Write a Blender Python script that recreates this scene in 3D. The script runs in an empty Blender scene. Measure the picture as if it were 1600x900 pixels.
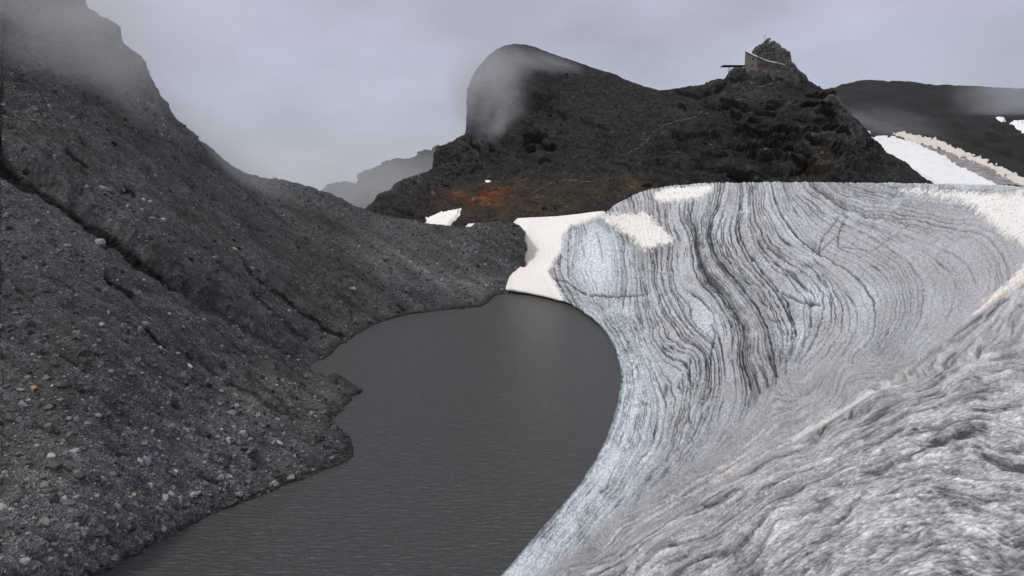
import bpy, bmesh, math, random
import numpy as np
from mathutils import Vector, Matrix
random.seed(7); RNG = np.random.default_rng(11)
S = bpy.context.scene
COL = S.collection

# ------------------------------------------------------------------ camera, light, exposure
FPX, HOR, EYE = 1150.0, 270.0, 30.0           # focal length in pixels of a 1600 px wide frame, horizon row, eye height over the lake
PITCH = math.atan((450 - HOR) / FPX)
cp, sp = math.cos(PITCH), math.sin(PITCH)
cam = bpy.data.cameras.new('camera'); cam_o = bpy.data.objects.new('camera', cam); COL.objects.link(cam_o)
cam.sensor_width = 36; cam.lens = 36 * FPX / 1600; cam.clip_start = 0.2; cam.clip_end = 20000
cam_o.location = (0, 0, EYE); cam_o.rotation_euler = (math.pi / 2 - PITCH, 0, 0)
S.camera = cam_o
S.view_settings.view_transform = 'Standard'; S.view_settings.look = 'None'
S.view_settings.exposure = 0.0; S.view_settings.gamma = 1.0
S.render.engine = 'CYCLES'
S.cycles.use_denoising = True
S.cycles.max_bounces = 6; S.cycles.diffuse_bounces = 2; S.cycles.glossy_bounces = 2
S.cycles.volume_bounces = 1; S.cycles.volume_step_rate = 1.0; S.cycles.volume_max_steps = 64
S.cycles.transparent_max_bounces = 4

SUN_EL, SUN_AZ = math.radians(50), math.radians(-122)      # azimuth from +Y (north) to the east
w = bpy.data.worlds.new('World'); S.world = w; w.use_nodes = True
nt = w.node_tree; nt.nodes.clear()
def N(nt, t, **kw):
    n = nt.nodes.new(t)
    for k, v in kw.items(): setattr(n, k, v)
    return n
out = N(nt, 'ShaderNodeOutputWorld'); bg = N(nt, 'ShaderNodeBackground'); bg.inputs['Strength'].default_value = 0.1
sky = N(nt, 'ShaderNodeTexSky', sky_type='NISHITA'); sky.sun_disc = False
sky.sun_elevation = SUN_EL; sky.sun_rotation = SUN_AZ; sky.altitude = 2900
tc = N(nt, 'ShaderNodeTexCoord'); sep = N(nt, 'ShaderNodeSeparateXYZ')
nt.links.new(tc.outputs['Generated'], sep.inputs[0])
# overcast cloud: a little brighter towards the zenith, soft darker rags
rz = N(nt, 'ShaderNodeValToRGB')
nt.links.new(sep.outputs['Z'], rz.inputs[0])
cr = rz.color_ramp; cr.elements[0].position = 0.0; cr.elements[0].color = (.40, .415, .475, 1)
cr.elements[1].position = 1.0; cr.elements[1].color = (.84, .85, .90, 1)
e = cr.elements.new(.10); e.color = (.415, .43, .52, 1)
e = cr.elements.new(.25); e.color = (.445, .455, .55, 1)
mp = N(nt, 'ShaderNodeMapping'); mp.inputs['Scale'].default_value = (1.6, 1.6, 3.4); mp.inputs['Location'].default_value = (3.1, .4, 1.7)
nz = N(nt, 'ShaderNodeTexNoise'); nz.inputs['Scale'].default_value = 2.3; nz.inputs['Detail'].default_value = 5; nz.inputs['Roughness'].default_value = .5
nt.links.new(tc.outputs['Generated'], mp.inputs[0]); nt.links.new(mp.outputs[0], nz.inputs['Vector'])
mr = N(nt, 'ShaderNodeMapRange'); mr.inputs[1].default_value = .3; mr.inputs[2].default_value = .7; mr.inputs[3].default_value = 9.3; mr.inputs[4].default_value = 13.4
nt.links.new(nz.outputs[0], mr.inputs[0])
mul = N(nt, 'ShaderNodeVectorMath', operation='SCALE'); nt.links.new(rz.outputs[0], mul.inputs[0]); nt.links.new(mr.outputs[0], mul.inputs['Scale'])
mx = N(nt, 'ShaderNodeMix', data_type='RGBA'); mx.inputs[0].default_value = .93
nt.links.new(sky.outputs[0], mx.inputs[6]); nt.links.new(mul.outputs[0], mx.inputs[7])
nt.links.new(mx.outputs[2], bg.inputs[0]); nt.links.new(bg.outputs[0], out.inputs[0])

sun = bpy.data.lights.new('sun', 'SUN'); sun.energy = 1.5; sun.angle = math.radians(11); sun.color = (1, .96, .90)
sun_o = bpy.data.objects.new('sun', sun); COL.objects.link(sun_o)
sd = Vector((math.sin(SUN_AZ) * math.cos(SUN_EL), math.cos(SUN_AZ) * math.cos(SUN_EL), math.sin(SUN_EL)))
sun_o.rotation_euler = sd.to_track_quat('Z', 'Y').to_euler()

# ------------------------------------------------------------------ maths helpers
def unproj(px, py, Y):
    u = (np.asarray(px, float) - 800) / FPX; v = (450 - np.asarray(py, float)) / FPX
    dy = cp + sp * v; dz = -sp + cp * v
    s = Y / dy
    return u * s, np.asarray(Y, float) + 0 * s, EYE + dz * s
def lake_disp(px, py):                       # 1/Y of the lake plane (negative above the horizon)
    v = (450 - py) / FPX
    dy = cp + sp * v; dz = -sp + cp * v
    return -dz / (dy * EYE)
def _hash(ix, iy, iz, seed):
    h = (ix.astype(np.uint32) * np.uint32(374761393) + iy.astype(np.uint32) * np.uint32(668265263)
         + iz.astype(np.uint32) * np.uint32(2147483647 - 1013) + np.uint32((seed * 974711 + 12345) & 0xffffffff))
    h = (h ^ (h >> np.uint32(13))) * np.uint32(1274126177)
    h ^= h >> np.uint32(16)
    return h
def noise(x, y, z=0.0, seed=0):              # gradient noise, about -1..1
    x, y, z = np.broadcast_arrays(np.asarray(x, float), np.asarray(y, float), np.asarray(z, float))
    sh = x.shape; x = x.ravel(); y = y.ravel(); z = z.ravel()
    xi = np.floor(x); yi = np.floor(y); zi = np.floor(z)
    fx = (x - xi).astype(np.float32); fy = (y - yi).astype(np.float32); fz = (z - zi).astype(np.float32)
    xi = xi.astype(np.int64); yi = yi.astype(np.int64); zi = zi.astype(np.int64)
    u = fx * fx * fx * (fx * (fx * 6 - 15) + 10); v = fy * fy * fy * (fy * (fy * 6 - 15) + 10); w_ = fz * fz * fz * (fz * (fz * 6 - 15) + 10)
    flat = not np.any(fz)
    def g(a, b, c):
        h = _hash(xi + a, yi + b, zi + c, seed)
        gx = ((h & np.uint32(1023)).astype(np.float32) / 511.5 - 1); gy = (((h >> np.uint32(10)) & np.uint32(1023)).astype(np.float32) / 511.5 - 1)
        gz = (((h >> np.uint32(20)) & np.uint32(1023)).astype(np.float32) / 511.5 - 1)
        return gx * (fx - a) + gy * (fy - b) + gz * (fz - c)
    def pl(c):
        x00 = g(0, 0, c); x10 = g(1, 0, c); x01 = g(0, 1, c); x11 = g(1, 1, c)
        a = x00 + u * (x10 - x00); b = x01 + u * (x11 - x01)
        return a + v * (b - a)
    r = pl(0)
    if not flat:
        r2 = pl(1); r = r + w_ * (r2 - r)
    return (r * 1.5).reshape(sh).astype(float)
def fbm(x, y, z=0.0, o=4, seed=0, g=.5, l=2.03):
    s = 0; a = 1; t = 0
    for k in range(o):
        s = s + a * noise(x, y, z, seed + k * 17); t += a; a *= g; x = x * l; y = y * l; z = z * l
    return s / t * 1.3
def ridged(x, y, z=0.0, o=4, seed=0, g=.5):
    s = 0; a = 1; t = 0
    for k in range(o):
        s = s + a * (1 - 2 * np.abs(noise(x, y, z, seed + k * 31))); t += a; a *= g; x = x * 2.07; y = y * 2.07; z = z * 2.07
    return s / t
def smooth(a, b, x):
    t = np.clip((x - a) / (b - a), 0, 1); return t * t * (3 - 2 * t)
class TPS:
    def __init__(self, pts, vals, reg=0.0, sc=100.0):
        self.p = np.asarray(pts, float) / sc; self.sc = sc; n = len(self.p)
        d = np.linalg.norm(self.p[:, None] - self.p[None], axis=2)
        K = self.k(d) + reg * np.eye(n)
        P = np.c_[np.ones(n), self.p]
        A = np.block([[K, P], [P.T, np.zeros((3, 3))]])
        self.w = np.linalg.solve(A, np.r_[np.asarray(vals, float), 0, 0, 0])
    @staticmethod
    def k(d):
        return np.where(d > 1e-9, d * d * np.log(np.maximum(d, 1e-9)), 0)
    def __call__(self, x, y):
        sh = np.shape(x); x = np.ravel(x) / self.sc; y = np.ravel(y) / self.sc
        o_ = self.w[-3] + self.w[-2] * x + self.w[-1] * y
        for (a, b), w_ in zip(self.p, self.w):
            r2 = (x - a) ** 2 + (y - b) ** 2
            o_ += w_ * .5 * r2 * np.log(np.maximum(r2, 1e-12))
        return o_.reshape(sh)
def grid_tps(tps, PX, PY, step=12):          # evaluate coarsely, read back bilinearly (the field is smooth)
    x0, x1, y0, y1 = PX.min(), PX.max(), PY.min(), PY.max()
    nx = int((x1 - x0) / step) + 2; ny = int((y1 - y0) / step) + 2
    gx = np.linspace(x0, x1, nx); gy = np.linspace(y0, y1, ny)
    G = tps(*np.meshgrid(gx, gy, indexing='ij'))
    # cubic (catmull) reading keeps shading smooth
    fx = (PX - x0) / (x1 - x0) * (nx - 1); fy = (PY - y0) / (y1 - y0) * (ny - 1)
    ix = np.clip(np.floor(fx).astype(int), 0, nx - 2); iy = np.clip(np.floor(fy).astype(int), 0, ny - 2)
    tx = fx - ix; ty = fy - iy
    def wts(t): return [(-t + 2 * t * t - t ** 3) / 2, (2 - 5 * t * t + 3 * t ** 3) / 2, (t + 4 * t * t - 3 * t ** 3) / 2, (-t * t + t ** 3) / 2]
    wx = wts(tx); wy = wts(ty); r = 0
    for a in range(4):
        for b in range(4):
            r = r + wx[a] * wy[b] * G[np.clip(ix + a - 1, 0, nx - 1), np.clip(iy + b - 1, 0, ny - 1)]
    return r
def seg_dist(PX, PY, poly, closed=False):
    """distance to a polyline, signed side, and parameter along it"""
    P = np.asarray(poly, float); best = np.full(PX.shape, 1e9); side = np.zeros(PX.shape); par = np.zeros(PX.shape)
    idx = range(len(P) if closed else len(P) - 1); L = 0
    for i in idx:
        a = P[i]; b = P[(i + 1) % len(P)]; d = b - a; l2 = d @ d; l = math.sqrt(l2)
        t = np.clip(((PX - a[0]) * d[0] + (PY - a[1]) * d[1]) / l2, 0, 1)
        ex = PX - a[0] - t * d[0]; ey = PY - a[1] - t * d[1]; dd = np.hypot(ex, ey)
        m = dd < best
        best = np.where(m, dd, best); side = np.where(m, d[0] * ey - d[1] * ex, side); par = np.where(m, L + t * l, par); L += l
    return best, np.sign(side), par / max(L, 1e-9)
def inside(PX, PY, poly):
    P = np.asarray(poly, float); c = np.zeros(PX.shape, bool)
    for i in range(len(P)):
        x1, y1 = P[i]; x2, y2 = P[(i + 1) % len(P)]
        if y1 == y2: continue
        m = ((y1 > PY) != (y2 > PY)) & (PX < (x2 - x1) * (PY - y1) / (y2 - y1) + x1)
        c ^= m
    return c
def sdf(PX, PY, poly):
    d, _, _ = seg_dist(PX, PY, poly, True)
    return np.where(inside(PX, PY, poly), d, -d)
def lerp3(a, b, t): return np.asarray(a) + (np.asarray(b) - np.asarray(a)) * t[..., None]

# ------------------------------------------------------------------ mesh helpers
def mesh_from(name, V, Fq, col=None, smooth_=True):
    me = bpy.data.meshes.new(name)
    V = np.ascontiguousarray(V, np.float32); Fq = np.ascontiguousarray(Fq, np.int32)
    k = Fq.shape[1]
    me.vertices.add(len(V)); me.vertices.foreach_set('co', V.ravel())
    me.loops.add(Fq.size); me.loops.foreach_set('vertex_index', Fq.ravel())
    me.polygons.add(len(Fq)); me.polygons.foreach_set('loop_start', np.arange(0, Fq.size, k, dtype=np.int32))
    me.polygons.foreach_set('use_smooth', np.full(len(Fq), smooth_))
    me.update(calc_edges=True)
    if col is not None:
        a = me.color_attributes.new('tone', 'FLOAT_COLOR', 'POINT')
        c = np.ones((len(V), 4), np.float32); c[:, :col.shape[1]] = col
        a.data.foreach_set('color', c.ravel())
    return me
def link(name, me, mat, parent=None, **props):
    o = bpy.data.objects.new(name, me); COL.objects.link(o)
    if mat is not None and me is not None: me.materials.append(mat)
    if parent is not None: o.parent = parent
    for k, v in props.items(): o[k] = v
    return o
def thing(name, label, category, loc=(0, 0, 0), group=None):
    o = bpy.data.objects.new(name, None); COL.objects.link(o); o.location = loc
    o.empty_display_size = .3
    o['label'] = label; o['category'] = category
    if group: o['group'] = group
    return o

class Sheet:
    """A stretch of terrain: columns fan out from near the viewpoint, rows run from the foot up to the crest and down its far side."""
    def __init__(s, cols, T, top, bot, disp, back, level=False):
        s.cols = np.asarray(cols, float); s.T = np.asarray(T, float)
        s.top = top(s.cols); s.bot = bot(s.cols)
        s.PX = np.repeat(s.cols[:, None], len(T), 1); s.PY = s.top[:, None] + (s.bot - s.top)[:, None] * s.T[None]
        s.level = level; s.y0 = s.top.min()
        if level: s.PY = np.maximum(s.y0 + (s.bot - s.y0)[:, None] * s.T[None], s.top[:, None])   # rows keep level; those above the crest fold onto it
        s.D = np.maximum(disp(s.PX, s.PY), 1e-4)
        X, Y, Z = unproj(s.PX, s.PY, 1 / s.D)
        s.nb = len(back)
        if s.nb:                              # the far side of the crest
            x, y, z = X[:, 0], Y[:, 0], Z[:, 0]
            bx, by, bz = [], [], []
            for (b, dr) in back[::-1]:
                k = (y + b) / y; bx.append(x * k); by.append(y * k); bz.append(z - dr)
            X = np.c_[np.array(bx).T, X]; Y = np.c_[np.array(by).T, Y]; Z = np.c_[np.array(bz).T, Z]
            f = lambda A: np.c_[np.repeat(A[:, :1], s.nb, 1), A]
            s.PX = f(s.PX); s.PY = f(s.PY); s.D = f(s.D)
        s.P = np.stack([X, Y, Z], -1); s.P0 = s.P.copy()
        s.normals()
    def normals(s):
        a = np.gradient(s.P, axis=0); b = np.gradient(s.P, axis=1)
        n = np.cross(b, a); n /= np.linalg.norm(n, axis=2, keepdims=True) + 1e-12
        s.N = n if np.mean(n[..., 2]) > 0 else -n
        if s.level:
            ok = np.zeros(s.PX.shape, bool); ok[:, s.nb:] = s.PY[:, s.nb:] > s.top[:, None] + .4
            first = np.argmax(ok, axis=1)
            for i_ in range(len(first)): s.N[i_, :first[i_]] = s.N[i_, first[i_]]
        k = (s.N.shape[0])
    def displace(s, h, direction=None):
        s.P = s.P + (s.N if direction is None else direction) * h[..., None]
    def faces(s, mask=None):
        ni, nj = s.P.shape[:2]
        i = np.arange(ni - 1)[:, None] * nj + np.arange(nj - 1)[None]
        q = np.stack([i, i + 1, i + nj + 1, i + nj], -1)
        keep = np.ones((ni - 1, nj - 1), bool)
        if s.level:
            col_ = s.PY[:, 1:] - s.PY[:, :-1] < 1e-6; col_[:, :s.nb] = False
            keep = ~(col_[:-1] & col_[1:])
        if mask is not None: keep &= mask
        return q[keep].reshape(-1, 4)
    def build(s, name, mat, col, faceted=False, **props):
        me = mesh_from(name, s.P.reshape(-1, 3), s.faces(), col.reshape(-1, col.shape[-1]), smooth_=not faceted)
        s.obj = link(name, me, mat, **props); return s.obj
    def patch(s, name, mat, f, lift, col, **props):
        """snow lying on the sheet: f is positive inside, and the snow tapers off through the surface where f is zero"""
        m = f > -2.2
        fm = m[:-1, :-1] | m[1:, :-1] | m[:-1, 1:] | m[1:, 1:]
        fm[:, :max(s.nb - 1, 0)] = False
        q = s.faces(fm)
        if len(q) == 0: return None
        used, inv = np.unique(q, return_inverse=True)
        up = lift * np.clip(f / 2.5, -1.2, 1)
        V = (s.P + s.N * up[..., None]).reshape(-1, 3)[used]; c = col.reshape(-1, col.shape[-1])[used]
        return link(name, mesh_from(name, V, inv.reshape(-1, 4), c), mat, **props)
    def at(s, px, py):
        """surface point and normal seen at a place of the design plan"""
        i = int(np.clip(np.searchsorted(s.cols, px), 1, len(s.cols) - 2))
        t = (py - (s.y0 if s.level else s.top[i])) / (s.bot[i] - (s.y0 if s.level else s.top[i]))
        j = int(np.clip(np.searchsorted(s.T, t), 0, len(s.T) - 1)) + s.nb
        return Vector(s.P[i, j]), Vector(s.N[i, j])
def cols_range(a, a1, b1, b, step, coarse=12):
    return np.r_[np.arange(a, a1, coarse), np.arange(a1, b1, step), np.arange(b1, b + coarse, coarse)]

# ------------------------------------------------------------------ materials
def mat_tone(name, rough=.9, scale=1.0, amt=.35, bump=.3, bdist=.05, spec=.2, detail=6, scale2=None, amt2=.2, speck=None, stretch=(1, 1, 1), instancer=False, grain=False):
    m = bpy.data.materials.new(name); m.use_nodes = True; nt = m.node_tree
    b = nt.nodes['Principled BSDF']; b.inputs['Roughness'].default_value = rough
    b.inputs['Specular IOR Level'].default_value = spec
    tc = N(nt, 'ShaderNodeTexCoord'); at = N(nt, 'ShaderNodeAttribute', attribute_name='tone')
    if instancer: at.attribute_type = 'INSTANCER'
    mp = N(nt, 'ShaderNodeMapping'); mp.inputs['Scale'].default_value = stretch
    nt.links.new(tc.outputs['Object'], mp.inputs[0])
    n1 = N(nt, 'ShaderNodeTexNoise'); n1.inputs['Scale'].default_value = scale; n1.inputs['Detail'].default_value = detail; n1.inputs['Roughness'].default_value = .65
    nt.links.new(mp.outputs[0], n1.inputs['Vector'])
    r1 = N(nt, 'ShaderNodeMapRange'); r1.inputs[1].default_value = .28; r1.inputs[2].default_value = .72
    r1.inputs[3].default_value = 1 - amt; r1.inputs[4].default_value = 1 + amt; nt.links.new(n1.outputs[0], r1.inputs[0])
    cur = at.outputs['Color']
    def scale_by(sock, cur):
        v = N(nt, 'ShaderNodeVectorMath', operation='SCALE'); nt.links.new(cur, v.inputs[0]); nt.links.new(sock, v.inputs['Scale']); return v.outputs[0]
    cur = scale_by(r1.outputs[0], cur)
    if scale2:
        n2 = N(nt, 'ShaderNodeTexNoise'); n2.inputs['Scale'].default_value = scale2; n2.inputs['Detail'].default_value = 3; nt.links.new(mp.outputs[0], n2.inputs['Vector'])
        r2 = N(nt, 'ShaderNodeMapRange'); r2.inputs[1].default_value = .3; r2.inputs[2].default_value = .7
        r2.inputs[3].default_value = 1 - amt2; r2.inputs[4].default_value = 1 + amt2; nt.links.new(n2.outputs[0], r2.inputs[0])
        if grain:                              # the coarse grain belongs to the rotten ice only (weight in the attribute's alpha)
            gm = N(nt, 'ShaderNodeMix', data_type='FLOAT'); gm.inputs[2].default_value = 1.0
            nt.links.new(at.outputs['Alpha'], gm.inputs[0]); nt.links.new(r2.outputs[0], gm.inputs[3]); cur = scale_by(gm.outputs[0], cur)
        else: cur = scale_by(r2.outputs[0], cur)
    if speck:                                  # (scale, size, gain): scattered pale chips
        vo = N(nt, 'ShaderNodeTexVoronoi'); vo.inputs['Scale'].default_value = speck[0]; nt.links.new(tc.outputs['Object'], vo.inputs['Vector'])
        wn = N(nt, 'ShaderNodeSeparateColor'); nt.links.new(vo.outputs['Color'], wn.inputs[0])
        r3 = N(nt, 'ShaderNodeMapRange'); r3.inputs[1].default_value = 1 - speck[1]; r3.inputs[2].default_value = 1; r3.inputs[3].default_value = 1; r3.inputs[4].default_value = speck[2]
        nt.links.new(wn.outputs[0], r3.inputs[0]); cur = scale_by(r3.outputs[0], cur)
    nt.links.new(cur, b.inputs['Base Color'])
    bp = N(nt, 'ShaderNodeBump'); bp.inputs['Strength'].default_value = bump; bp.inputs['Distance'].default_value = bdist
    nt.links.new(n1.outputs[0], bp.inputs['Height']); nt.links.new(bp.outputs[0], b.inputs['Normal'])
    return m
def mat_plain(name, color, rough=.8, metallic=0, amt=.2, scale=2.0, bump=.2):
    m = bpy.data.materials.new(name); m.use_nodes = True; nt = m.node_tree
    b = nt.nodes['Principled BSDF']; b.inputs['Roughness'].default_value = rough; b.inputs['Metallic'].default_value = metallic
    tc = N(nt, 'ShaderNodeTexCoord'); n1 = N(nt, 'ShaderNodeTexNoise'); n1.inputs['Scale'].default_value = scale; n1.inputs['Detail'].default_value = 5
    nt.links.new(tc.outputs['Object'], n1.inputs['Vector'])
    r1 = N(nt, 'ShaderNodeMapRange'); r1.inputs[1].default_value = .3; r1.inputs[2].default_value = .7; r1.inputs[3].default_value = 1 - amt; r1.inputs[4].default_value = 1 + amt
    nt.links.new(n1.outputs[0], r1.inputs[0])
    v = N(nt, 'ShaderNodeVectorMath', operation='SCALE'); v.inputs[0].default_value = color; nt.links.new(r1.outputs[0], v.inputs['Scale'])
    nt.links.new(v.outputs[0], b.inputs['Base Color'])
    bp = N(nt, 'ShaderNodeBump'); bp.inputs['Strength'].default_value = bump; bp.inputs['Distance'].default_value = .03
    nt.links.new(n1.outputs[0], bp.inputs['Height']); nt.links.new(bp.outputs[0], b.inputs['Normal'])
    return m
M_ICE = mat_tone('dirty_ice', rough=.5, scale=2.6, amt=.20, bump=.7, bdist=.10, spec=.3, scale2=9, amt2=.55, detail=8, grain=True)
M_SNOW = mat_tone('old_snow', rough=.8, scale=2.2, amt=.07, bump=.35, bdist=.06, spec=.15)
M_SCREE = mat_tone('scree', rough=.95, scale=4.5, amt=.5, bump=.8, bdist=.10, spec=.1, scale2=.8, amt2=.28, speck=(3.3, .12, 2.3))
M_ROCK = mat_tone('mountain_rock', rough=.92, scale=.9, amt=.45, bump=.8, bdist=.5, spec=.12, scale2=.16, amt2=.25, speck=(1.0, .08, 2.2), detail=9)
M_FAR = mat_tone('far_rock', rough=.95, scale=.08, amt=.35, bump=.6, bdist=3, spec=.1, scale2=.02, amt2=.2, detail=9)
M_STONE = mat_tone('stone', rough=.85, scale=2.5, amt=.22, bump=.4, bdist=.04, spec=.25, speck=None, detail=7)
M_CHIP = mat_tone('scree_stone', rough=.9, scale=3.0, amt=.2, bump=.0, spec=.2, detail=2, instancer=True)
M_PATH = mat_plain('trodden_path', (.058, .056, .053), amt=.3, scale=1.5)
M_GROUND = mat_plain('valley_ground', (.06, .06, .058), amt=.3, scale=.01)

# ------------------------------------------------------------------ shorelines of the lake, in the plan of the view
SHORE_L = [(150, 900), (195, 873), (240, 850), (300, 820), (350, 795), (395, 780), (430, 765), (470, 750), (500, 738), (530, 727), (552, 712), (551, 697), (546, 682), (532, 670), (520, 657), (530, 645),
           (543, 632), (552, 620), (570, 609), (548, 597), (530, 585), (503, 568), (513, 556), (530, 542), (555, 524), (575, 512), (600, 502), (625, 495), (660, 489), (700, 484), (730, 481), (755, 478), (765, 470), (775, 462), (797, 457)]
SHORE_R = [(797, 456), (820, 459), (850, 465), (880, 473), (900, 482), (920, 496), (940, 512), (955, 533), (962, 550), (969, 575), (970, 600), (966, 628), (956, 660), (945, 690), (925, 727), (905, 757), (882, 784), (860, 810), (838, 835), (815, 862), (795, 885), (780, 902), (750, 940)]
EDGE_H = [(797, 457), (797, 447), (803, 438), (812, 428), (818, 420), (822, 408), (820, 396), (823, 384), (818, 376), (822, 364), (815, 356), (809, 347)]   # far end of the headland

# ------------------------------------------------------------------ the scree slope on the left
def interp(poly):
    P = np.asarray(poly, float)
    return lambda x: np.interp(x, P[:, 0], P[:, 1])
crestL = [(-500, -560), (-300, -400), (-100, -230), (0, -150), (60, -95), (100, -60), (122, -20), (129, 2), (131, 16), (147, 28), (158, 32), (181, 44), (186, 68), (203, 79), (216, 88), (226, 112), (232, 125), (247, 148), (266, 175), (282, 190),
          (303, 206), (314, 216), (345, 243), (362, 258), (388, 270), (410, 279), (440, 283), (465, 287), (500, 298), (530, 309), (560, 324), (590, 334), (620, 342), (660, 348), (690, 351), (720, 355), (745, 352), (775, 348), (800, 346), (812, 352),
          (822, 363), (824, 380), (826, 470), (900, 500)]
ptsL = []
def addL(px, py, Y): ptsL.append((px, py, 1 / Y - lake_disp(px, py)))
for p in SHORE_L[::1]: ptsL.append((p[0], p[1], 0.0))
for p in [(0, 960), (-150, 1010), (-400, 1100)]: ptsL.append((p[0], p[1], 0.0))
for a in [(0, 900, 46), (0, 800, 48.5), (0, 700, 54), (0, 600, 60), (0, 500, 68), (0, 370, 80), (0, 240, 97), (0, 120, 118), (0, 0, 142), (0, -150, 165), (-300, 800, 42), (-300, 400, 68), (-300, 0, 120), (-300, -400, 150),
          (130, 0, 172), (186, 70, 178), (232, 125, 186), (268, 180, 192), (314, 216, 200), (362, 258, 212), (410, 280, 222), (500, 298, 232), (560, 324, 236), (620, 342, 236), (690, 352, 228), (745, 353, 215), (800, 347, 205),
          (150, 120, 155), (150, 250, 112), (150, 400, 84), (150, 550, 67), (150, 700, 57.5), (150, 820, 51.5), (300, 300, 142), (300, 420, 103), (300, 520, 85), (300, 620, 73), (300, 720, 64.5), (420, 340, 175), (420, 440, 128), (420, 520, 108), (420, 640, 80), (420, 720, 70),
          (530, 380, 185), (530, 460, 150), (620, 400, 192), (620, 450, 168), (700, 400, 196), (700, 450, 175), (770, 400, 198), (770, 440, 186)]: addL(*a)
for a in [(400, 850, -.0015), (600, 760, -.002), (650, 620, -.0018), (650, 540, -.0012), (750, 520, -.001), (850, 600, -.002), (700, 900, -.004), (500, 1000, -.004)]: ptsL.append(a)
tpsL = TPS([p[:2] for p in ptsL], [p[2] for p in ptsL], reg=1e-5)
land_poly = SHORE_L + EDGE_H[1:] + [(809, 200), (-600, -900), (-600, 1400), (-300, 1180), (0, 990)]
def dispL(PX, PY):
    s = grid_tps(tpsL, PX, PY, 8)
    jx = PX + 4 * noise(PX / 23, PY / 23, seed=5) + 2.6 * noise(PX / 8, PY / 8, seed=6); jy = PY + 3.2 * noise(PX / 21, PY / 21, seed=7) + 2 * noise(PX / 7, PY / 7, seed=8)
    d = sdf(jx, jy, land_poly)
    d = np.clip(d, -60, 400)
    s = np.where(d > 0, np.maximum(s, np.minimum(d, 25) * 1.0e-5), np.minimum(s, 0) * .3 - np.minimum(-d, 14) * 6.5e-5)
    # beyond the headland the ground drops under the snow
    return lake_disp(PX, PY) + s
topf = interp(crestL)
def topL(c):
    j = np.where(c < 440, 1, .5) * (2.0 * noise(c / 14, 0 * c + .5, seed=3) + 1.4 * noise(c / 5, 0 * c + .5, seed=4)) * (c < 812)
    return topf(c) + j
TL = np.r_[np.linspace(0, .93, 520), np.linspace(.935, 1, 14)]
botL = lambda c: np.where(c < 0, 1120, 1000) + 0 * c
moraine = Sheet(cols_range(-400, -30, 812, 812, 1.55)[:-1].tolist() + list(np.arange(813, 830, 1.2)) + [836, 850, 870], TL, topL, botL, dispL, [(4, 1), (12, 6), (30, 22), (70, 60), (160, 130)])
PX, PY, P = moraine.PX, moraine.PY, moraine.P
X, Y, Z = P[..., 0], P[..., 1], P[..., 2]
vis = np.ones_like(X); vis[:, :moraine.nb] = .3
# runnels: (line, half width px, depth m, darkness); dark cut bank on the upper side, slide below
RUN = [([(-60, 215), (0, 238), (60, 272), (125, 312), (200, 366), (262, 410), (330, 462), (420, 520), (470, 552), (507, 572)], 25, 2.9, 1.0),
       ([(120, 322), (170, 355), (230, 398), (290, 432), (335, 462)], 12, 1.5, .9), ([(0, 262), (40, 285), (90, 325), (120, 350)], 9, .9, .6),
       ([(372, 398), (400, 425), (440, 455), (480, 485), (520, 512), (545, 522)], 8, 1.2, .75), ([(395, 450), (430, 485), (470, 520), (500, 540)], 7, .9, .6),
       ([(165, 425), (195, 448), (218, 463)], 8, .9, .9), ([(225, 507), (245, 527), (268, 545)], 5, .6, .8), ([(187, 400), (210, 412), (228, 422)], 5, .6, .8),
       ([(100, 233), (125, 245), (147, 260)], 7, .9, .8), ([(190, 295), (205, 300), (214, 310)], 6, .7, .8), ([(328, 305), (345, 312)], 4, .6, .8), ([(265, 240), (285, 252)], 4, .5, .6),
       ([(380, 640 - 60), (420, 608), (455, 630)], 9, .7, .5), ([(350, 590), (390, 605), (440, 640), (490, 655)], 8, .7, .6), ([(620, 472), (638, 482)], 5, .6, .9),
       ([(500, 498), (520, 510), (548, 528)], 7, .8, .8), ([(290, 545), (320, 560), (350, 590)], 5, .5, .5), ([(60, 540), (110, 560), (130, 570)], 6, .5, .5),
       ([(250, 440), (290, 475), (330, 505), (400, 560)], 5, .6, .45), ([(150, 640), (190, 670), (215, 700)], 10, .6, .35), ([(60, 420), (100, 440), (125, 455)], 5, .5, .5), ([(20, 440), (45, 462), (60, 480)], 5, .5, .5),
       ([(160, 80), (190, 110), (215, 135)], 6, 1.2, .6), ([(20, 20), (38, 60), (42, 95)], 8, 2.5, .5), ([(45, 15), (58, 70)], 7, 2.2, .4), ([(380, 300), (430, 330), (470, 365)], 4, .5, .3)]
jx = PX + 5 * noise(PX / 26, PY / 26, seed=21) + 2.2 * noise(PX / 9, PY / 9, seed=22); jy = PY + 5 * noise(PX / 26, PY / 26, seed=23) + 2.2 * noise(PX / 9, PY / 9, seed=24)
h = np.zeros_like(X); dark = np.zeros_like(X); slide = np.zeros_like(X)
for line, wd, dp, dk in RUN:
    if wd < 15: wd *= 1.25; dk = min(1, dk * 1.25)
    d, sd_, t = seg_dist(jx, jy, line)
    d = d * sd_                                      # positive on the lower side of the run
    taper = smooth(0, .12, t) * smooth(0, .15, 1 - t)
    if wd > 15: taper = .35 + .65 * smooth(0, .5, 1 - t)
    w_ = wd * (.35 + .65 * taper)
    prof = np.where(d < 0, smooth(-.8 * w_, 0, d), np.exp(-(d / w_) ** 2 * 1.2))
    h -= dp * (.75 if wd > 15 else .5) * prof * taper
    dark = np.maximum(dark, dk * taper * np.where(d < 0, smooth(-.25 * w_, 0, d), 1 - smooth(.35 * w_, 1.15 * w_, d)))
    if wd > 15: slide = smooth(.8 * w_, 1.1 * w_, d) * (1 - smooth(1.3 * w_, 1.9 * w_, d)) * smooth(.1, .3, t) * (1 - smooth(.5, .8, t))
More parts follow.
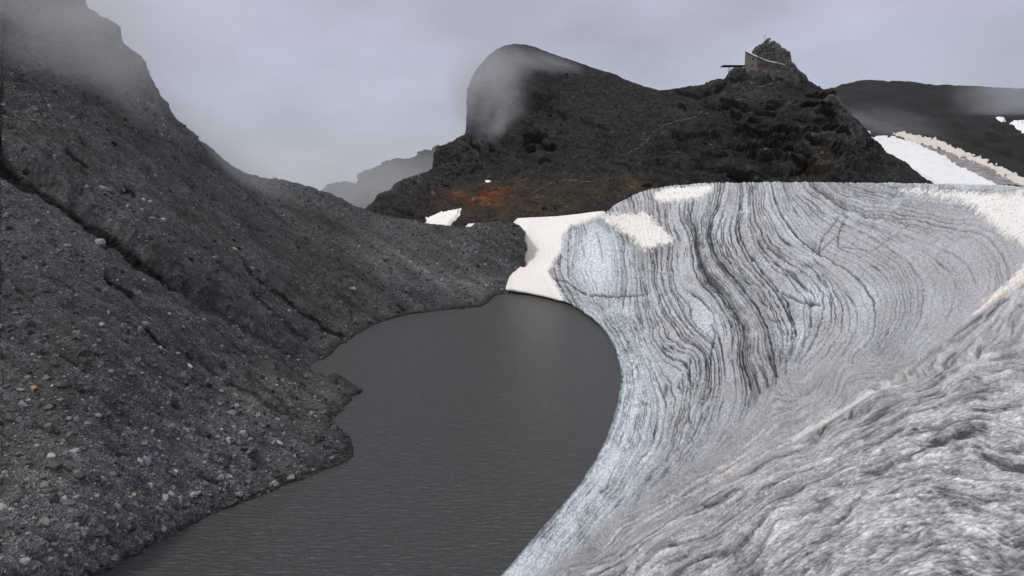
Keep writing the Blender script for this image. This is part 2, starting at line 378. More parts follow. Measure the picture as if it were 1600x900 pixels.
d, sd_, t = seg_dist(jx, jy, [(60, 290), (130, 338), (185, 385), (240, 425), (300, 455)]); slide = np.maximum(slide, (1 - smooth(5, 11, d)))
# fall line runs towards lower right in plan: stretch the relief along it
ang = math.radians(33); ca, sa = math.cos(ang), math.sin(ang)
U = (PX * ca + PY * sa); Vv = (-PX * sa + PY * ca)
streak = fbm(U / 95, Vv / 17, 0 * U, 4, seed=31)
relief = fbm(X / 9, Y / 14, Z / 9, 5, seed=41, g=.55); fine = fbm(X / 1.3, Y / 1.7, Z / 1.3, 4, seed=51, g=.6)
sc = np.clip(Y / 120, .45, 1.6)
landm = smooth(-2, 14, sdf(jx, jy, land_poly))
clm = smooth(330, 60, PY) * smooth(330, 200, PX) # craggier towards the top
crag = ridged(X / 11, Y / 22, Z / 5, 5, seed=61, g=.55)
h += landm * vis * (streak * .6 * sc + relief * .55 * sc + fine * .17 * sc * (1 - slide) * (1 - .5 * dark)) + clm * vis * crag * 1.6
shelf = smooth(115, 0, PY) * smooth(80, 0, PX)
h += shelf * 2.5 * ridged(X / 14, Y / 30, Z / 30, 4, seed=66)
moraine.displace(h)
moraine.normals()
tone = .054 + .036 * streak + .018 * relief + .022 * np.clip(fine, -1, 1.2)
tone = tone * (1 + .95 * smooth(480, 900, PY) * smooth(560, 60, PX))
# paler gravel fans
for (cx, cy, rx, ry, k) in [(60, 860, 140, 60, .3), (420, 600, 120, 40, .25), (640, 425, 90, 30, .45), (700, 445, 60, 16, .5), (330, 690, 130, 60, .25), (200, 330, 110, 20, .25), (20, 280, 40, 12, .9), (250, 160, 50, 50, .3)]:
    tone = tone * (1 + k * np.exp(-(((PX - cx) / rx) ** 2 + ((PY - cy) / ry) ** 2)) * (1 + .8 * streak))
tone = np.clip(tone * 1.18, .018, .22)
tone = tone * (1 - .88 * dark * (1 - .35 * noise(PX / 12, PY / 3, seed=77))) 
tone = np.where(slide > .01, tone * (1 - slide) + slide * (.062 + .012 * noise(Vv / 2.2, U / 60, seed=78)), tone)
wet = (1 - smooth(0, .9, Z)) ; tone = tone * (1 - .55 * wet)
warm = np.clip(.3 + .9 * fbm(X / 22, Y / 30, 0 * X, 3, seed=81), 0, 1)
hue = lerp3((.99, .99, 1.01), (1.03, 1.0, .93), warm)
brown = np.exp(-(((PX - 520) / 45) ** 2 + ((PY - 440) / 55) ** 2)) * .6 + .4 * np.exp(-(((PX - 420) / 60) ** 2 + ((PY - 610) / 40) ** 2))
hue = hue * lerp3((1, 1, 1), (1.15, 1.0, .85), brown)
tone = tone * (1 - .12 * brown)
moraine.tone = tone; moraine.sparse = (1 - .85 * np.clip(dark, 0, 1)) * (1 - .8 * np.clip(slide, 0, 1)) * np.clip(1 + 1.2 * streak, .35, 2)
moraine.hue = hue
moraine.build('hillside', M_SCREE, tone[..., None] * hue, kind='structure')

# ------------------------------------------------------------------ the glacier
crestG = [(760, 372), (796, 358), (805, 347), (809, 343), (870, 340), (905, 336), (935, 332), (948, 331), (960, 321), (985, 307), (1010, 297), (1030, 293), (1060, 289), (1110, 286), (1200, 284), (1300, 284), (1400, 286), (1450, 287), (1500, 288), (1600, 291), (1750, 295), (2000, 300)]
ptsG = [(p[0], p[1], 0.0) for p in SHORE_R]
def addG(px, py, Y): ptsG.append((px, py, 1 / Y - lake_disp(px, py)))
for a in [(807, 343, 230), (870, 340, 228), (935, 333, 220), (830, 372, 214), (960, 322, 214), (1000, 302, 208), (1050, 290, 200), (1110, 286, 192), (1200, 284, 183), (1300, 284, 173), (1400, 286, 161), (1500, 288, 149), (1600, 291, 137), (1750, 295, 118), (1950, 300, 100),
          (830, 400, 204), (880, 400, 194), (900, 440, 172), (940, 390, 186), (940, 450, 158), (1000, 350, 186), (1000, 400, 163), (1000, 450, 141), (1100, 320, 176), (1100, 360, 161), (1100, 400, 148), (1200, 320, 166), (1200, 400, 139), (1300, 320, 155), (1300, 400, 123),
          (1400, 320, 141), (1400, 400, 103), (1500, 320, 123), (1500, 400, 82), (1600, 340, 96), (1600, 400, 65),
          (1000, 500, 121), (1100, 500, 112), (1200, 500, 101), (1300, 500, 86), (1400, 500, 67), (1480, 470, 60), (1010, 600, 94), (1100, 600, 85), (1200, 600, 72), (1300, 575, 62), (1360, 560, 56),
          (1000, 700, 71), (1100, 690, 61), (960, 770, 58), (1030, 760, 52), (900, 850, 49), (850, 885, 48),
          (1600, 450, 46), (1520, 515, 37), (1440, 568, 32), (1300, 655, 28.5), (1240, 690, 28), (1100, 768, 29), (980, 837, 32), (880, 898, 38),
          (1600, 480, 36), (1600, 550, 24), (1600, 620, 18), (1600, 700, 13.5), (1600, 800, 9.5), (1600, 900, 7), (1500, 600, 24), (1450, 700, 16.5), (1400, 640, 23.5), (1400, 800, 12), (1400, 900, 8.6), (1300, 730, 19.5), (1200, 760, 21),
          (1200, 830, 15.5), (1200, 900, 11.5), (1080, 850, 21), (1050, 900, 17.5), (960, 890, 26), (900, 940, 29), (1900, 500, 26), (1900, 700, 10), (1900, 900, 5.5), (1600, 1100, 4), (1200, 1100, 6), (900, 1100, 17), (1900, 1100, 3.4)]: addG(*a)
for a in [(850, 560, -.002), (880, 640, -.002), (800, 780, -.003), (840, 520, -.0015), (700, 950, -.004)]: ptsG.append(a)
tpsG = TPS([p[:2] for p in ptsG], [p[2] for p in ptsG], reg=2e-5)
ice_poly = SHORE_R + [(700, 1010), (600, 1300), (2200, 1300), (2200, 100), (700, 100), (700, 430)]
LIP = [(2100, 200), (1750, 345), (1600, 440), (1520, 500), (1440, 565), (1400, 592), (1300, 657), (1240, 692), (1100, 769), (980, 838), (880, 899), (780, 960)]
def dispG(PX, PY):
    s = grid_tps(tpsG, PX, PY, 7)
    jx = PX + 1.6 * noise(PX / 13, PY / 13, seed=105) + 1.1 * noise(PX / 4.5, PY / 4.5, seed=106)
    d = np.clip(sdf(jx, PY, ice_poly), -80, 400)
    s = np.where(d > 0, np.maximum(s, np.minimum(d, 20) * 2e-5) + 7e-5 * smooth(0, 3, d), np.minimum(s, 0) * .2 - np.minimum(-d, 10) * 2e-4)
    q, qs_, _ = seg_dist(PX, PY, LIP)
    q = q * np.where(PY < np.interp(PX, [p[0] for p in LIP[::-1]], [p[1] for p in LIP[::-1]]), 1, -1)      # positive beyond the lip
    drop = smooth(-1.0, 1.6, q) * np.exp(-np.clip(q, 0, None) / 45) * smooth(1120, 1330, PX) * .22
    return np.maximum(lake_disp(PX, PY) + s, 1 / 400) * (1 - drop)
TG = np.r_[np.linspace(0, .80, 620)[:-1], np.linspace(.80, 1, 40)]
botG = lambda c: 1050 + 0 * c
topg = interp(crestG)
topG = lambda c: topg(c) + .5 * noise(c / 30, 0 * c + .5, seed=103) * (c > 960) + .5 * noise(c / 6, 0 * c + .5, seed=104) * (c > 940)
glacier = Sheet(np.r_[np.arange(760, 1625, 1.2), np.arange(1625, 2000, 12)], TG, topG, botG, dispG, [(6, .15), (20, .8), (50, 3), (90, 9), (160, 30)])
PX, PY, P = glacier.PX, glacier.PY, glacier.P
X, Y, Z = P[..., 0], P[..., 1], P[..., 2]
BANDS = [(-4.0, [(878, 400), (885, 440), (905, 478), (935, 505), (958, 545), (966, 600), (950, 670), (915, 735), (870, 795), (820, 855)]),
         (-3.0, [(912, 360), (903, 420), (925, 470), (957, 512), (980, 560), (985, 600), (975, 660), (945, 720), (905, 780), (845, 855)]),
         (-2.0, [(940, 348), (955, 380), (960, 420), (957, 460), (960, 500), (985, 545), (1000, 585), (1005, 620), (1000, 665), (978, 715), (940, 775), (880, 850)]),
         (-1.0, [(968, 322), (985, 400), (990, 430), (989, 460), (996, 500), (1012, 555), (1028, 590), (1040, 625), (1042, 665), (1025, 710), (985, 770), (925, 835)]),
         (0.0, [(1010, 300), (1015, 345), (1018, 400), (1022, 440), (1033, 480), (1048, 510), (1058, 540), (1074, 562), (1078, 610), (1077, 660), (1062, 705), (1020, 755)]),
         (.6, [(1040, 292), (1045, 330), (1055, 370), (1058, 420), (1065, 460), (1080, 500), (1095, 535), (1108, 560), (1112, 620), (1105, 670), (1080, 715)]),
         (1.3, [(1068, 288), (1075, 340), (1085, 370), (1090, 400), (1103, 432), (1128, 462), (1150, 492), (1168, 520), (1180, 560), (1192, 592), (1175, 640)]),
         (1.9, [(1110, 287), (1108, 320), (1098, 350), (1096, 375), (1103, 400), (1120, 432), (1150, 470), (1178, 500), (1195, 540), (1206, 580)]),
         (2.5, [(1130, 286), (1126, 310), (1116, 340), (1110, 365), (1116, 395), (1140, 430), (1166, 455), (1190, 482), (1206, 515), (1216, 560)]),
         (3.3, [(1155, 286), (1156, 320), (1151, 350), (1153, 370), (1165, 395), (1180, 420), (1202, 442), (1222, 467), (1234, 495), (1238, 530), (1228, 575)]),
         (4.0, [(1175, 285), (1178, 320), (1181, 345), (1189, 365), (1201, 385), (1217, 400), (1242, 416), (1265, 433), (1282, 455), (1285, 490), (1272, 530), (1250, 580)]),
         (4.6, [(1190, 285), (1193, 320), (1201, 340), (1216, 365), (1236, 385), (1266, 400), (1290, 420), (1315, 445), (1331, 470), (1335, 500), (1322, 540), (1290, 590)]),
         (5.1, [(1204, 285), (1216, 320), (1231, 350), (1251, 375), (1276, 395), (1301, 408), (1328, 426), (1352, 450), (1365, 475), (1367, 500), (1358, 530), (1330, 575)]),
         (5.8, [(1225, 286), (1241, 320), (1262, 347), (1290, 370), (1320, 388), (1350, 400), (1378, 420), (1396, 445), (1403, 470), (1400, 495), (1385, 525), (1350, 570)]),
         (6.5, [(1242, 286), (1268, 314), (1300, 337), (1340, 360), (1385, 385), (1418, 410), (1437, 440), (1440, 470), (1430, 505), (1405, 545)]),
         (7.2, [(1256, 286), (1285, 311), (1318, 330), (1365, 350), (1420, 375), (1462, 393), (1492, 410), (1510, 435), (1513, 460), (1503, 490), (1480, 525)]),
         (7.9, [(1268, 286), (1291, 304), (1322, 322), (1352, 331), (1400, 339), (1450, 348), (1505, 360), (1550, 378)]),
         (8.3, [(1285, 286), (1330, 310), (1400, 322), (1450, 330), (1510, 338), (1560, 350)]),
         (9.0, [(1310, 287), (1350, 300), (1400, 308), (1450, 315), (1510, 322), (1570, 330)]), (9.7, [(1345, 288), (1400, 297), (1440, 301), (1500, 306)])]
bp, bv = [], []
for v_, line in BANDS:
    for p in line: bp.append(p); bv.append(v_)
tpsB = TPS(bp, bv, reg=5e-4)
wx = PX + 3 * noise(PX / 45, PY / 45, seed=111) + 2.0 * noise(PX / 14, PY / 14, seed=112) + .9 * noise(PX / 5, PY / 5, seed=113)
wy = PY + 3 * noise(PX / 45, PY / 45, seed=114) + 2.0 * noise(PX / 14, PY / 14, seed=115) + .9 * noise(PX / 5, PY / 5, seed=116)
PHI = grid_tps(tpsB, wx, wy, 6)
# slow folding in the knot at the middle of the wall
k_ = np.exp(-(((PX - 1095) / 26) ** 2 + ((PY - 505) / 50) ** 2))
PHI = PHI + k_ * .12 * np.sin((PY - PX * .6) / 13.0) + 1.1 * (PX - 1135) / 50 * np.exp(-(((PX - 1135) / 60) ** 2 + ((PY - 575) / 75) ** 2))
STREAKS = [(0.0, [(1215, 592), (1180, 635), (1110, 703), (1000, 775), (930, 830), (850, 892)]), (1.0, [(1310, 565), (1200, 655), (1080, 735), (960, 812), (860, 890)]),
           (2.0, [(1600, 432), (1480, 510), (1400, 572), (1290, 640), (1200, 690), (1090, 755), (970, 830), (870, 895)]), (3.0, [(1600, 452), (1500, 540), (1400, 600), (1290, 665), (1240, 695), (1100, 775), (980, 845), (880, 908)]),
           (-1.2, [(1600, 360), (1450, 460), (1300, 545), (1230, 590)]), (-2.6, [(1540, 320), (1400, 400), (1280, 470), (1180, 530)]),
           (4.2, [(1600, 560), (1500, 590), (1400, 640), (1250, 720), (1100, 810), (980, 880), (920, 920)]), (5.4, [(1600, 640), (1480, 650), (1350, 700), (1200, 765), (1080, 850), (1000, 905)]),
           (6.8, [(1600, 730), (1450, 720), (1330, 760), (1200, 825), (1120, 900)]), (8.2, [(1600, 810), (1450, 790), (1330, 835), (1240, 900)]), (9.8, [(1600, 900), (1450, 870), (1380, 900), (1300, 960)])]
bp, bv = [], []
for v_, line in STREAKS:
    for p in line: bp.append(p); bv.append(v_)
tpsP = TPS(bp, bv, reg=1e-3)
PSI = grid_tps(tpsP, PX + 6 * noise(PX / 60, PY / 60, seed=121), PY + 8 * noise(PX / 60, PY / 60, seed=122), 8)
lipd, lips, lipt = seg_dist(PX, PY, LIP)
lipd = -lipd * lips          # made positive below the lip (checked with the sign of a known point)
ck = -1 if np.mean(lipd[(PX > 1300) & (PX < 1500) & (PY > 800)]) < 0 else 1
lipd *= ck
qd, qs, qt = seg_dist(wx, wy, [(1232, 560), (1212, 594), (1180, 632), (1110, 702), (1000, 773), (930, 830), (850, 892), (790, 940)])
near = smooth(-1.5, 2.5 + 16 * smooth(1300, 1000, PX), lipd)                              # the rotten ice close to the viewer
# scallop zone between the banded wall and the lip
below_q = inside(PX, PY, [(1232, 560), (1212, 594), (1180, 632), (1110, 702), (1000, 773), (930, 830), (850, 892), (790, 940), (790, 1300), (2400, 1300), (2400, 300), (1400, 300), (1330, 420), (1300, 500)])
qsd = np.where(below_q, qd, -qd)
right = smooth(-5, 70, PHI * 10 - 42) * smooth(330, 380, PY + (PX - 1200) * .03)   # smooth right-hand bowl
scal = np.maximum(smooth(-8, 16, qsd) * smooth(540, 600, PY + (1230 - PX).clip(0) * .3), 0) * (1 - near)
band_w = (1 - near) * (1 - scal) * (1 - .93 * right)
bluei = np.exp(-(((PX - 932) / 42) ** 2 + ((PY - 415) / 62) ** 2) ** 1.2)      # the clean tongue
band_w = band_w * (1 - .55 * bluei) * smooth(805, 905, PX + (PY - 340) * .12)
def n1(v, seed): return noise(v, 0 * v + .37, seed=seed)
vary = .65 + .6 * fbm(PX / 60, PY / 50, 0 * PX, 3, seed=131)
PHIj = PHI + .018 * noise(PX / 3.5, PY / 5, seed=136)
B1 = n1(PHI * 2.1, 141); B2 = n1(PHIj * 6.6 + .35 * noise(PX / 30, PY / 30, seed=132), 142); B3 = n1(PHIj * 12.5 + .6 * noise(PX / 18, PY / 18, seed=133), 143)
_dx = np.gradient(glacier.cols)[:, None]; _dy = np.maximum(np.abs(np.gradient(PY, axis=1)), .2)
def crease(b, wpx, floor=.02):                 # a line of even width along the zero of a field
    b0 = b
    gx = np.gradient(b0, axis=0) / _dx; gy = np.gradient(b0, axis=1) / _dy
    gx = gx - gy * (np.gradient(PY, axis=0) / _dx)
    return np.exp(-(b0 / np.maximum(np.hypot(gx, gy), floor) / wpx) ** 2)
wl = .75 + .5 * noise(PX / 12, PY / 12, seed=137); packs = .55 + .8 * smooth(-.4, .3, noise(PHI * 1.6 + 5, PX / 140, PY / 140, seed=139))
c2 = crease(B2, 1.05 * wl) * np.clip(vary * 1.3, 0, 1.3); c3 = crease(B3, .85 * wl, .04) * np.clip(.45 + 1.2 * fbm(PX / 28, PY / 28, 0 * PX, 2, seed=134), 0, 1.1)
c1 = crease(B1, 1.5 * wl) * smooth(-.3, .4, noise(PX / 30, PY / 30, seed=138))
main_ln = np.zeros_like(PX)
for v_ in (1.3, 1.42, 2.5, 3.3, 4.0, 5.1, 7.9, 7.75, 8.05, .02):
    main_ln = np.maximum(main_ln, crease(PHIj - v_, 1.5 * wl, .004))
flow = fbm(PHI * 9, PY / 34, PX / 60, 3, seed=163)
core = np.exp(-(((PX - 1140 - (PY - 450) * .35) / 120) ** 2)) * smooth(300, 380, PY) * smooth(700, 600, PY)
dirt = np.clip((1.0 * c2 * packs + .85 * c3 * packs + .9 * c1 + 1.1 * main_ln * (.4 + .7 * vary)) * (.8 + .5 * core) + core * .42 * smooth(.0, .45, B1 + .25 * flow) + .22 * core * smooth(-.1, .6, flow), 0, 1.3) * band_w
# sparse lines crossing the smooth bowl
thin = np.zeros_like(PX)
for v_ in (4.35, 4.75, 5.1, 5.22, 5.8, 5.95, 6.5, 7.2, 7.26, 7.65):
    thin = np.maximum(thin, crease(PHIj - v_ - .015 * noise(PX / 6, PY / 6, seed=151), .9, .004) * smooth(-.2, .25, noise(PX / 40, PY / 40, v_, seed=152)))
dirt = np.maximum(dirt, thin * 1.3 * right * (1 - near) * (1 - smooth(-10, 60, qsd - 40)))
def line_f(pts, wd, jit=1.5, seed=0):
    d, _, t = seg_dist(PX + jit * noise(PX / 8, PY / 8, seed=200 + seed), PY + jit * noise(PX / 8, PY / 8, seed=230 + seed), pts)
    return np.exp(-(d / wd) ** 2)
cracks = np.zeros_like(PX)
for k, (pts_, wd, am) in enumerate([([(1310, 338), (1300, 352), (1288, 365), (1280, 385), (1277, 397)], 1.1, .8), ([(1317, 345), (1311, 360), (1308, 378), (1309, 384)], 1.1, .8), ([(1277, 397), (1293, 380), (1308, 366)], 1.3, .8),
                      ([(1420, 350), (1395, 368), (1370, 385), (1350, 397), (1340, 402)], 1.2, .7), ([(1308, 385), (1340, 388), (1356, 391)], 1, .6), ([(920, 461), (950, 463), (990, 461), (1012, 457)], 1.3, .8), ([(858, 432), (885, 440), (905, 455), (915, 460)], 1.3, .8),
                      ([(932, 362), (938, 385), (941, 410)], 1.2, .5), ([(910, 383), (913, 400)], 1, .5), ([(1200, 604), (1196, 590), (1188, 570)], 2.2, .8), ([(1187, 613), (1183, 600), (1178, 585)], 1.8, .7), ([(1214, 588), (1206, 572), (1200, 555)], 1.6, .7),
                      ([(1112, 506), (1118, 520), (1113, 540), (1110, 560)], 1.6, .7), ([(1077, 560), (1077, 610), (1076, 660)], 1.3, 1), ([(1040, 600), (1038, 618)], 3.5, .7), ([(995, 495), (999, 502)], 3.5, .7), ([(1000, 420), (1030, 425), (1060, 430)], 1, .3),
                      ([(1220, 455), (1250, 470), (1280, 476)], 2, .9), ([(1260, 655), (1235, 665), (1215, 675)], 1.6, .8), ([(1365, 577), (1350, 586)], 1.5, .6), ([(990, 770), (1020, 735), (1060, 700)], 1.2, .5), ([(1120, 690), (1140, 665)], 1.3, .6)]):
    cracks = np.maximum(cracks, am * line_f(pts_, wd, seed=k))
cracks *= (1 - near)
# cross-hatching: fine melt streaks across the bands
DU = math.radians(-34); u2 = PX * math.cos(DU) + PY * math.sin(DU); v2 = -PX * math.sin(DU) + PY * math.cos(DU)
hatch = fbm(u2 / 22, v2 / 2.6, 0 * u2, 3, seed=161, g=.6)
hatchR = fbm(PX / 46, PSI * 14, 0 * PX, 4, seed=162, g=.6)
speck = fbm(PX / 3.2, PY / 3.2, 0 * PX, 2, seed=164)
# foreground: lumpy, foamy ice in world size
aa = math.radians(25); XR = X * math.cos(aa) + Y * math.sin(aa); YR = -X * math.sin(aa) + Y * math.cos(aa)
ab = math.radians(42); XA = X * math.cos(ab) + Y * math.sin(ab); YA = -X * math.sin(ab) + Y * math.cos(ab)
lump = fbm(XA / 6, YA / 4, 0 * Z, 3, seed=171); lump2 = fbm(XA / 1.9, YA / 1.3, 0 * Z, 6, seed=172, g=.68)
pebb = -ridged(X / .6, Y / .6, Z / .4, 4, seed=173, g=.5)
wj = .5 * fbm(PX / 30, PY / 30, 0 * X, 3, seed=180)
fstk = fbm(PX / 74 + .6 * wj, PSI * 4.4 + .6 * wj, 0 * X, 6, seed=174, g=.72)
fstk2 = fbm(PX / 26 + .5 * wj, PSI * 11 + .6 * wj, 0 * X, 4, seed=175, g=.72)
foam = noise(X / .07, Y / .10, 0 * X, seed=176) * smooth(22, 10, Y) + noise(PX / 3, PY / 2.2, seed=179) * .7
m_sc = Y / 150.0
hh = -(.50 * c2 * packs + .20 * c3 + .6 * main_ln + .5 * c1) * band_w * m_sc * (1 + .6 * core) + band_w * m_sc * .22 * B1
hh += band_w * m_sc * .16 * flow + (1 - near) * m_sc * (.15 * hatch + .12 * speck)
hh += -cracks * m_sc * .7 + scal * m_sc * (.6 * hatchR + .45 * n1(PSI * 5, 181) + .2 * speck) + right * m_sc * .22 * hatchR * (1 - near)
hh += near * ((.25 * lump + .03 * lump2) * np.clip(Y / 20, .4, 1.2) + (.085 * fstk + .022 * fstk2 + .006 * fbm(PX / 7, PY / 3.4, 0 * X, 2, seed=182, g=.75)) * np.clip(Y / 16, .45, 1.3))
ss = (wx - 0)
hh[:, :glacier.nb] *= .2
# the lip: a raised whaleback with a trough behind it near its upper end
hh *= 1 - (1 - smooth(.5, 5, np.abs(lipd))) * smooth(1120, 1300, PX)
SNOWP = [[(700, 330), (870, 325), (938, 325), (948, 333), (925, 344), (893, 354), (880, 368), (878, 392), (866, 410), (857, 424), (866, 437), (876, 452), (880, 468), (890, 500), (700, 480)],
         [(941, 336), (1008, 332), (1036, 356), (1054, 370), (1048, 381), (1006, 392), (985, 370)], [(1020, 302), (1060, 290.5), (1116, 289.5), (1097, 309), (1030, 316)], [(1400, 296), (1560, 299), (1700, 304), (1700, 378), (1610, 392), (1545, 350), (1500, 316)]]
for p_ in SNOWP: hh *= 1 - .72 * smooth(-1, 7, sdf(PX, PY, p_))
tr = line_f([(1520, 552), (1460, 573), (1410, 590), (1370, 604)], 7, 3, 40); hh *= 1 - .85 * np.exp(-(((PX - 1440) / 60) ** 2 + ((PY - 576) / 24) ** 2)); hh -= .35 * tr
hole = np.zeros_like(PX)
for (cx, cy, rx, ry) in [(1480, 735, 22, 7), (1310, 758, 16, 6), (1455, 690, 30, 8), (1560, 870, 40, 10), (1420, 835, 26, 9), (1500, 680, 20, 5)]:
    hole = np.maximum(hole, np.exp(-(((PX - cx) / rx) ** 2 + ((PY - cy) / ry) ** 2)))
hh -= near * hole * .10
glacier.displace(hh * smooth(-4, 10, sdf(PX, PY, ice_poly)))
glacier.normals()
# colours
G_grey = np.array((.43, .425, .438)); G_dirty = np.array((.032, .032, .036)); G_blue = np.array((.66, .735, .79)); G_white = np.array((.66, .67, .70))
clean = np.clip(.20 + .5 * fbm(PX / 70, PY / 45, 0 * PX, 3, seed=191) + .25 * flow, 0, 1)
shore = smooth(0, 1, 1.25 - (sdf(PX, PY, ice_poly)) / (60 + .12 * (PY - 450).clip(0)))
clean = np.clip(np.maximum(clean * .75, shore * .9 * smooth(440, 520, PY)), 0, 1)
for (cx, cy, rx, ry, k) in [(932, 405, 50, 70, .95), (1275, 465, 30, 26, .8), (1120, 355, 16, 40, .7), (1165, 320, 12, 30, .6), (1245, 525, 20, 30, .8), (1235, 370, 30, 14, .5), (1270, 400, 25, 8, .6), (1105, 500, 30, 40, .5), (1070, 600, 30, 60, .4), (965, 480, 30, 20, .8)]:
    clean = np.maximum(clean, k * np.exp(-(((PX - cx) / rx) ** 2 + ((PY - cy) / ry) ** 2)))
clean = clean * (1 - .85 * right * (1 - np.exp(-(((PX - 1275) / 40) ** 2 + ((PY - 470) / 40) ** 2))))
col = lerp3(G_grey, G_blue, np.clip(clean, 0, 1))
micro = fbm(u2 / 5.0, v2 / 1.9, 0 * u2, 2, seed=166)
col = col * (1 + (.30 * hatch + .42 * micro) * (1 - near) + .32 * speck + .16 * B1 * band_w)[..., None]
dsp = np.clip(dirt * .95 + cracks * .9, 0, .97)
shp = np.exp(-(((PX - 1170) / 60) ** 2 + ((PY - 560) / 60) ** 2)); dsp = np.clip(dsp + .22 * shp * band_w * np.clip(.4 + fbm(PHI * 6, PY / 20, 0 * PX, 3, seed=192), 0, 1), 0, .93)
rim = line_f([(878, 350), (868, 385), (862, 410), (855, 428), (870, 445)], 3, 3, 41) * .5 + line_f([(925, 345), (955, 352), (975, 370), (1000, 398), (1040, 392), (1062, 375)], 6, 4, 42) * .55
col = lerp3(col, G_dirty, dsp) if False else col + (G_dirty - col) * dsp[..., None]
col = col + (np.array((.16, .16, .15)) - col) * np.clip(rim * (.6 + .6 * speck), 0, 1)[..., None]
sc_c = np.array((.38, .372, .38)) * (1 + 1.0 * hatchR + .12 * speck + .7 * fbm(PX / 9, PSI * 26, 0 * PX, 3, seed=167, g=.7))[..., None]
col = col + (sc_c - col) * np.clip(scal + .85 * right * (1 - dsp) * (1 - .6 * clean), 0, 1)[..., None]
# cream and pink strips running along the lip
strip = smooth(.08, .45, fbm(PX / 70, PSI * 9, 0 * PX, 4, seed=193, g=.65)) * smooth(1.1, 1.9, PSI) * smooth(4.2, 3.0, PSI) * smooth(880, 960, PX) * smooth(1500, 1250, PX)
strip = np.maximum(strip, line_f([(1420, 572), (1340, 627), (1290, 657), (1262, 672), (1240, 688)], 3.6, 1.5, 43) * 1.2)
strip = np.maximum(strip, smooth(-.6, .1, noise(PX / 22, PY / 12, seed=197)) * np.maximum(line_f([(1232, 690), (1150, 735), (1060, 785), (990, 825)], 1.2 + 2.6 * np.clip(noise(PX / 25, PY / 25, seed=48), 0, 1), 3.5, 46), line_f([(1180, 705), (1120, 735), (1040, 785), (960, 830)], 1 + 2.5 * np.clip(noise(PX / 20, PY / 20, seed=49), 0, 1), 4, 47)))
strip = np.maximum(strip, .75 * line_f([(1445, 556), (1420, 574), (1380, 598), (1345, 624)], 4, 3, 44))
olive = smooth(.1, .5, fbm(PX / 60, PSI * 8, 0 * PX, 4, seed=196, g=.65)) * smooth(.7, 1.4, PSI) * smooth(4.0, 3.0, PSI) * smooth(880, 960, PX) * smooth(1420, 1200, PX)
col = col + (np.array((.16, .15, .12)) - col) * np.clip(olive * .8 * (1 - near * .6), 0, 1)[..., None]
pk = np.clip(.4 + fbm(PX / 40, PY / 40, 0 * PX, 2, seed=194), 0, 1)
col = col + (lerp3((.70, .69, .65), (.70, .63, .60), pk) - col) * np.clip(strip * (1 - near * .7), 0, 1)[..., None]
blk = smooth(.0, .42, fbm(PX / 120 + .5 * wj, PSI * 1.7, 0 * X, 5, seed=177, g=.62)); grit = smooth(.3, .8, foam) * (.2 + .8 * blk)
puff = fbm(PX / 9, PY / 3.4, 0 * X, 3, seed=182, g=.75)
nf = .455 + .62 * fstk + .34 * fstk2 + .13 * puff + .14 * lump - .30 * hole - .38 * blk
nf = np.where(nf < .3, .3 - (.3 - nf) * .8, nf) * (1 - .55 * grit)
patchy = smooth(-.1, .5, fbm(PX / 90, PSI * 1.3, 0 * X, 3, seed=195))
nf = nf - .07 * patchy
nf = np.clip(nf, .05, .80)
ncol = nf[..., None] * lerp3((1.0, .99, .98), (.985, .985, 1.0), smooth(.25, .6, nf))
col = col + (ncol - col) * near[..., None]
dk = line_f([(1500, 530), (1440, 560), (1405, 580), (1390, 592)], 5, 3, 45) * .8  # shadow in the notch at the lip, put into the ice colour
col = col + (np.array((.14, .14, .12)) - col) * np.clip(dk * (.6 + speck), 0, .9)[..., None]
shadeline = smooth(.55, .1, glacier.P[..., 2] - .15 * noise(PX / 8, PY / 8, seed=198))  # thin shadow line along the waterline, painted into the ice colour
col = col * (1 - .6 * shadeline)[..., None]
col = np.clip(col, .03, .85)
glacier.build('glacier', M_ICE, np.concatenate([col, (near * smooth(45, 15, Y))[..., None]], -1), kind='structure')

# snow lying on the ice
snow_defs = [
    ('creamy tongue of old snow between dark headland and blue ice, reaching the lake', [(700, 330), (870, 325), (900, 325), (938, 325), (948, 333), (925, 344), (893, 354), (880, 368), (878, 392), (866, 410), (857, 424), (866, 437), (876, 452), (880, 468), (890, 500), (700, 480)], 3.0),
    ('speckled lobe of white snow draped over the glacier shoulder above the pale blue ice', [(941, 336), (960, 333), (1008, 332), (1022, 343), (1036, 356), (1054, 370), (1048, 381), (1028, 383), (1006, 392), (996, 382), (985, 370), (962, 357), (946, 347)], 8.0),
    ('small oval snow patch just under the glacier rim, left of the dark banding', [(1020, 302), (1030, 294), (1060, 290.5), (1116, 289.5), (1113, 299), (1097, 309), (1060, 315), (1030, 316), (1021, 310)], 3.5),
    ('wide ragged snowfield at the right edge of the glacier below the rim', [(1400, 296), (1440, 295), (1500, 297), (1560, 299), (1700, 304), (1700, 378), (1610, 392), (1590, 382), (1570, 368), (1545, 350), (1532, 336), (1500, 316), (1455, 306)], 11.0),
    ('narrow pinkish snow strip running down along the crest of the near ice', [(1700, 355), (1600, 411), (1575, 437), (1552, 458), (1530, 480), (1512, 496), (1530, 490), (1560, 470), (1600, 446), (1700, 395)], 4.0)]
cream = np.array((.86, .84, .79)); pink = np.array((.86, .76, .70))
fringe = fbm(u2 / 26, v2 / 3.0, 0 * PX, 3, seed=201, g=.65)
fr2 = fbm(PX / 7, PY / 5, 0 * PX, 3, seed=202, g=.7)
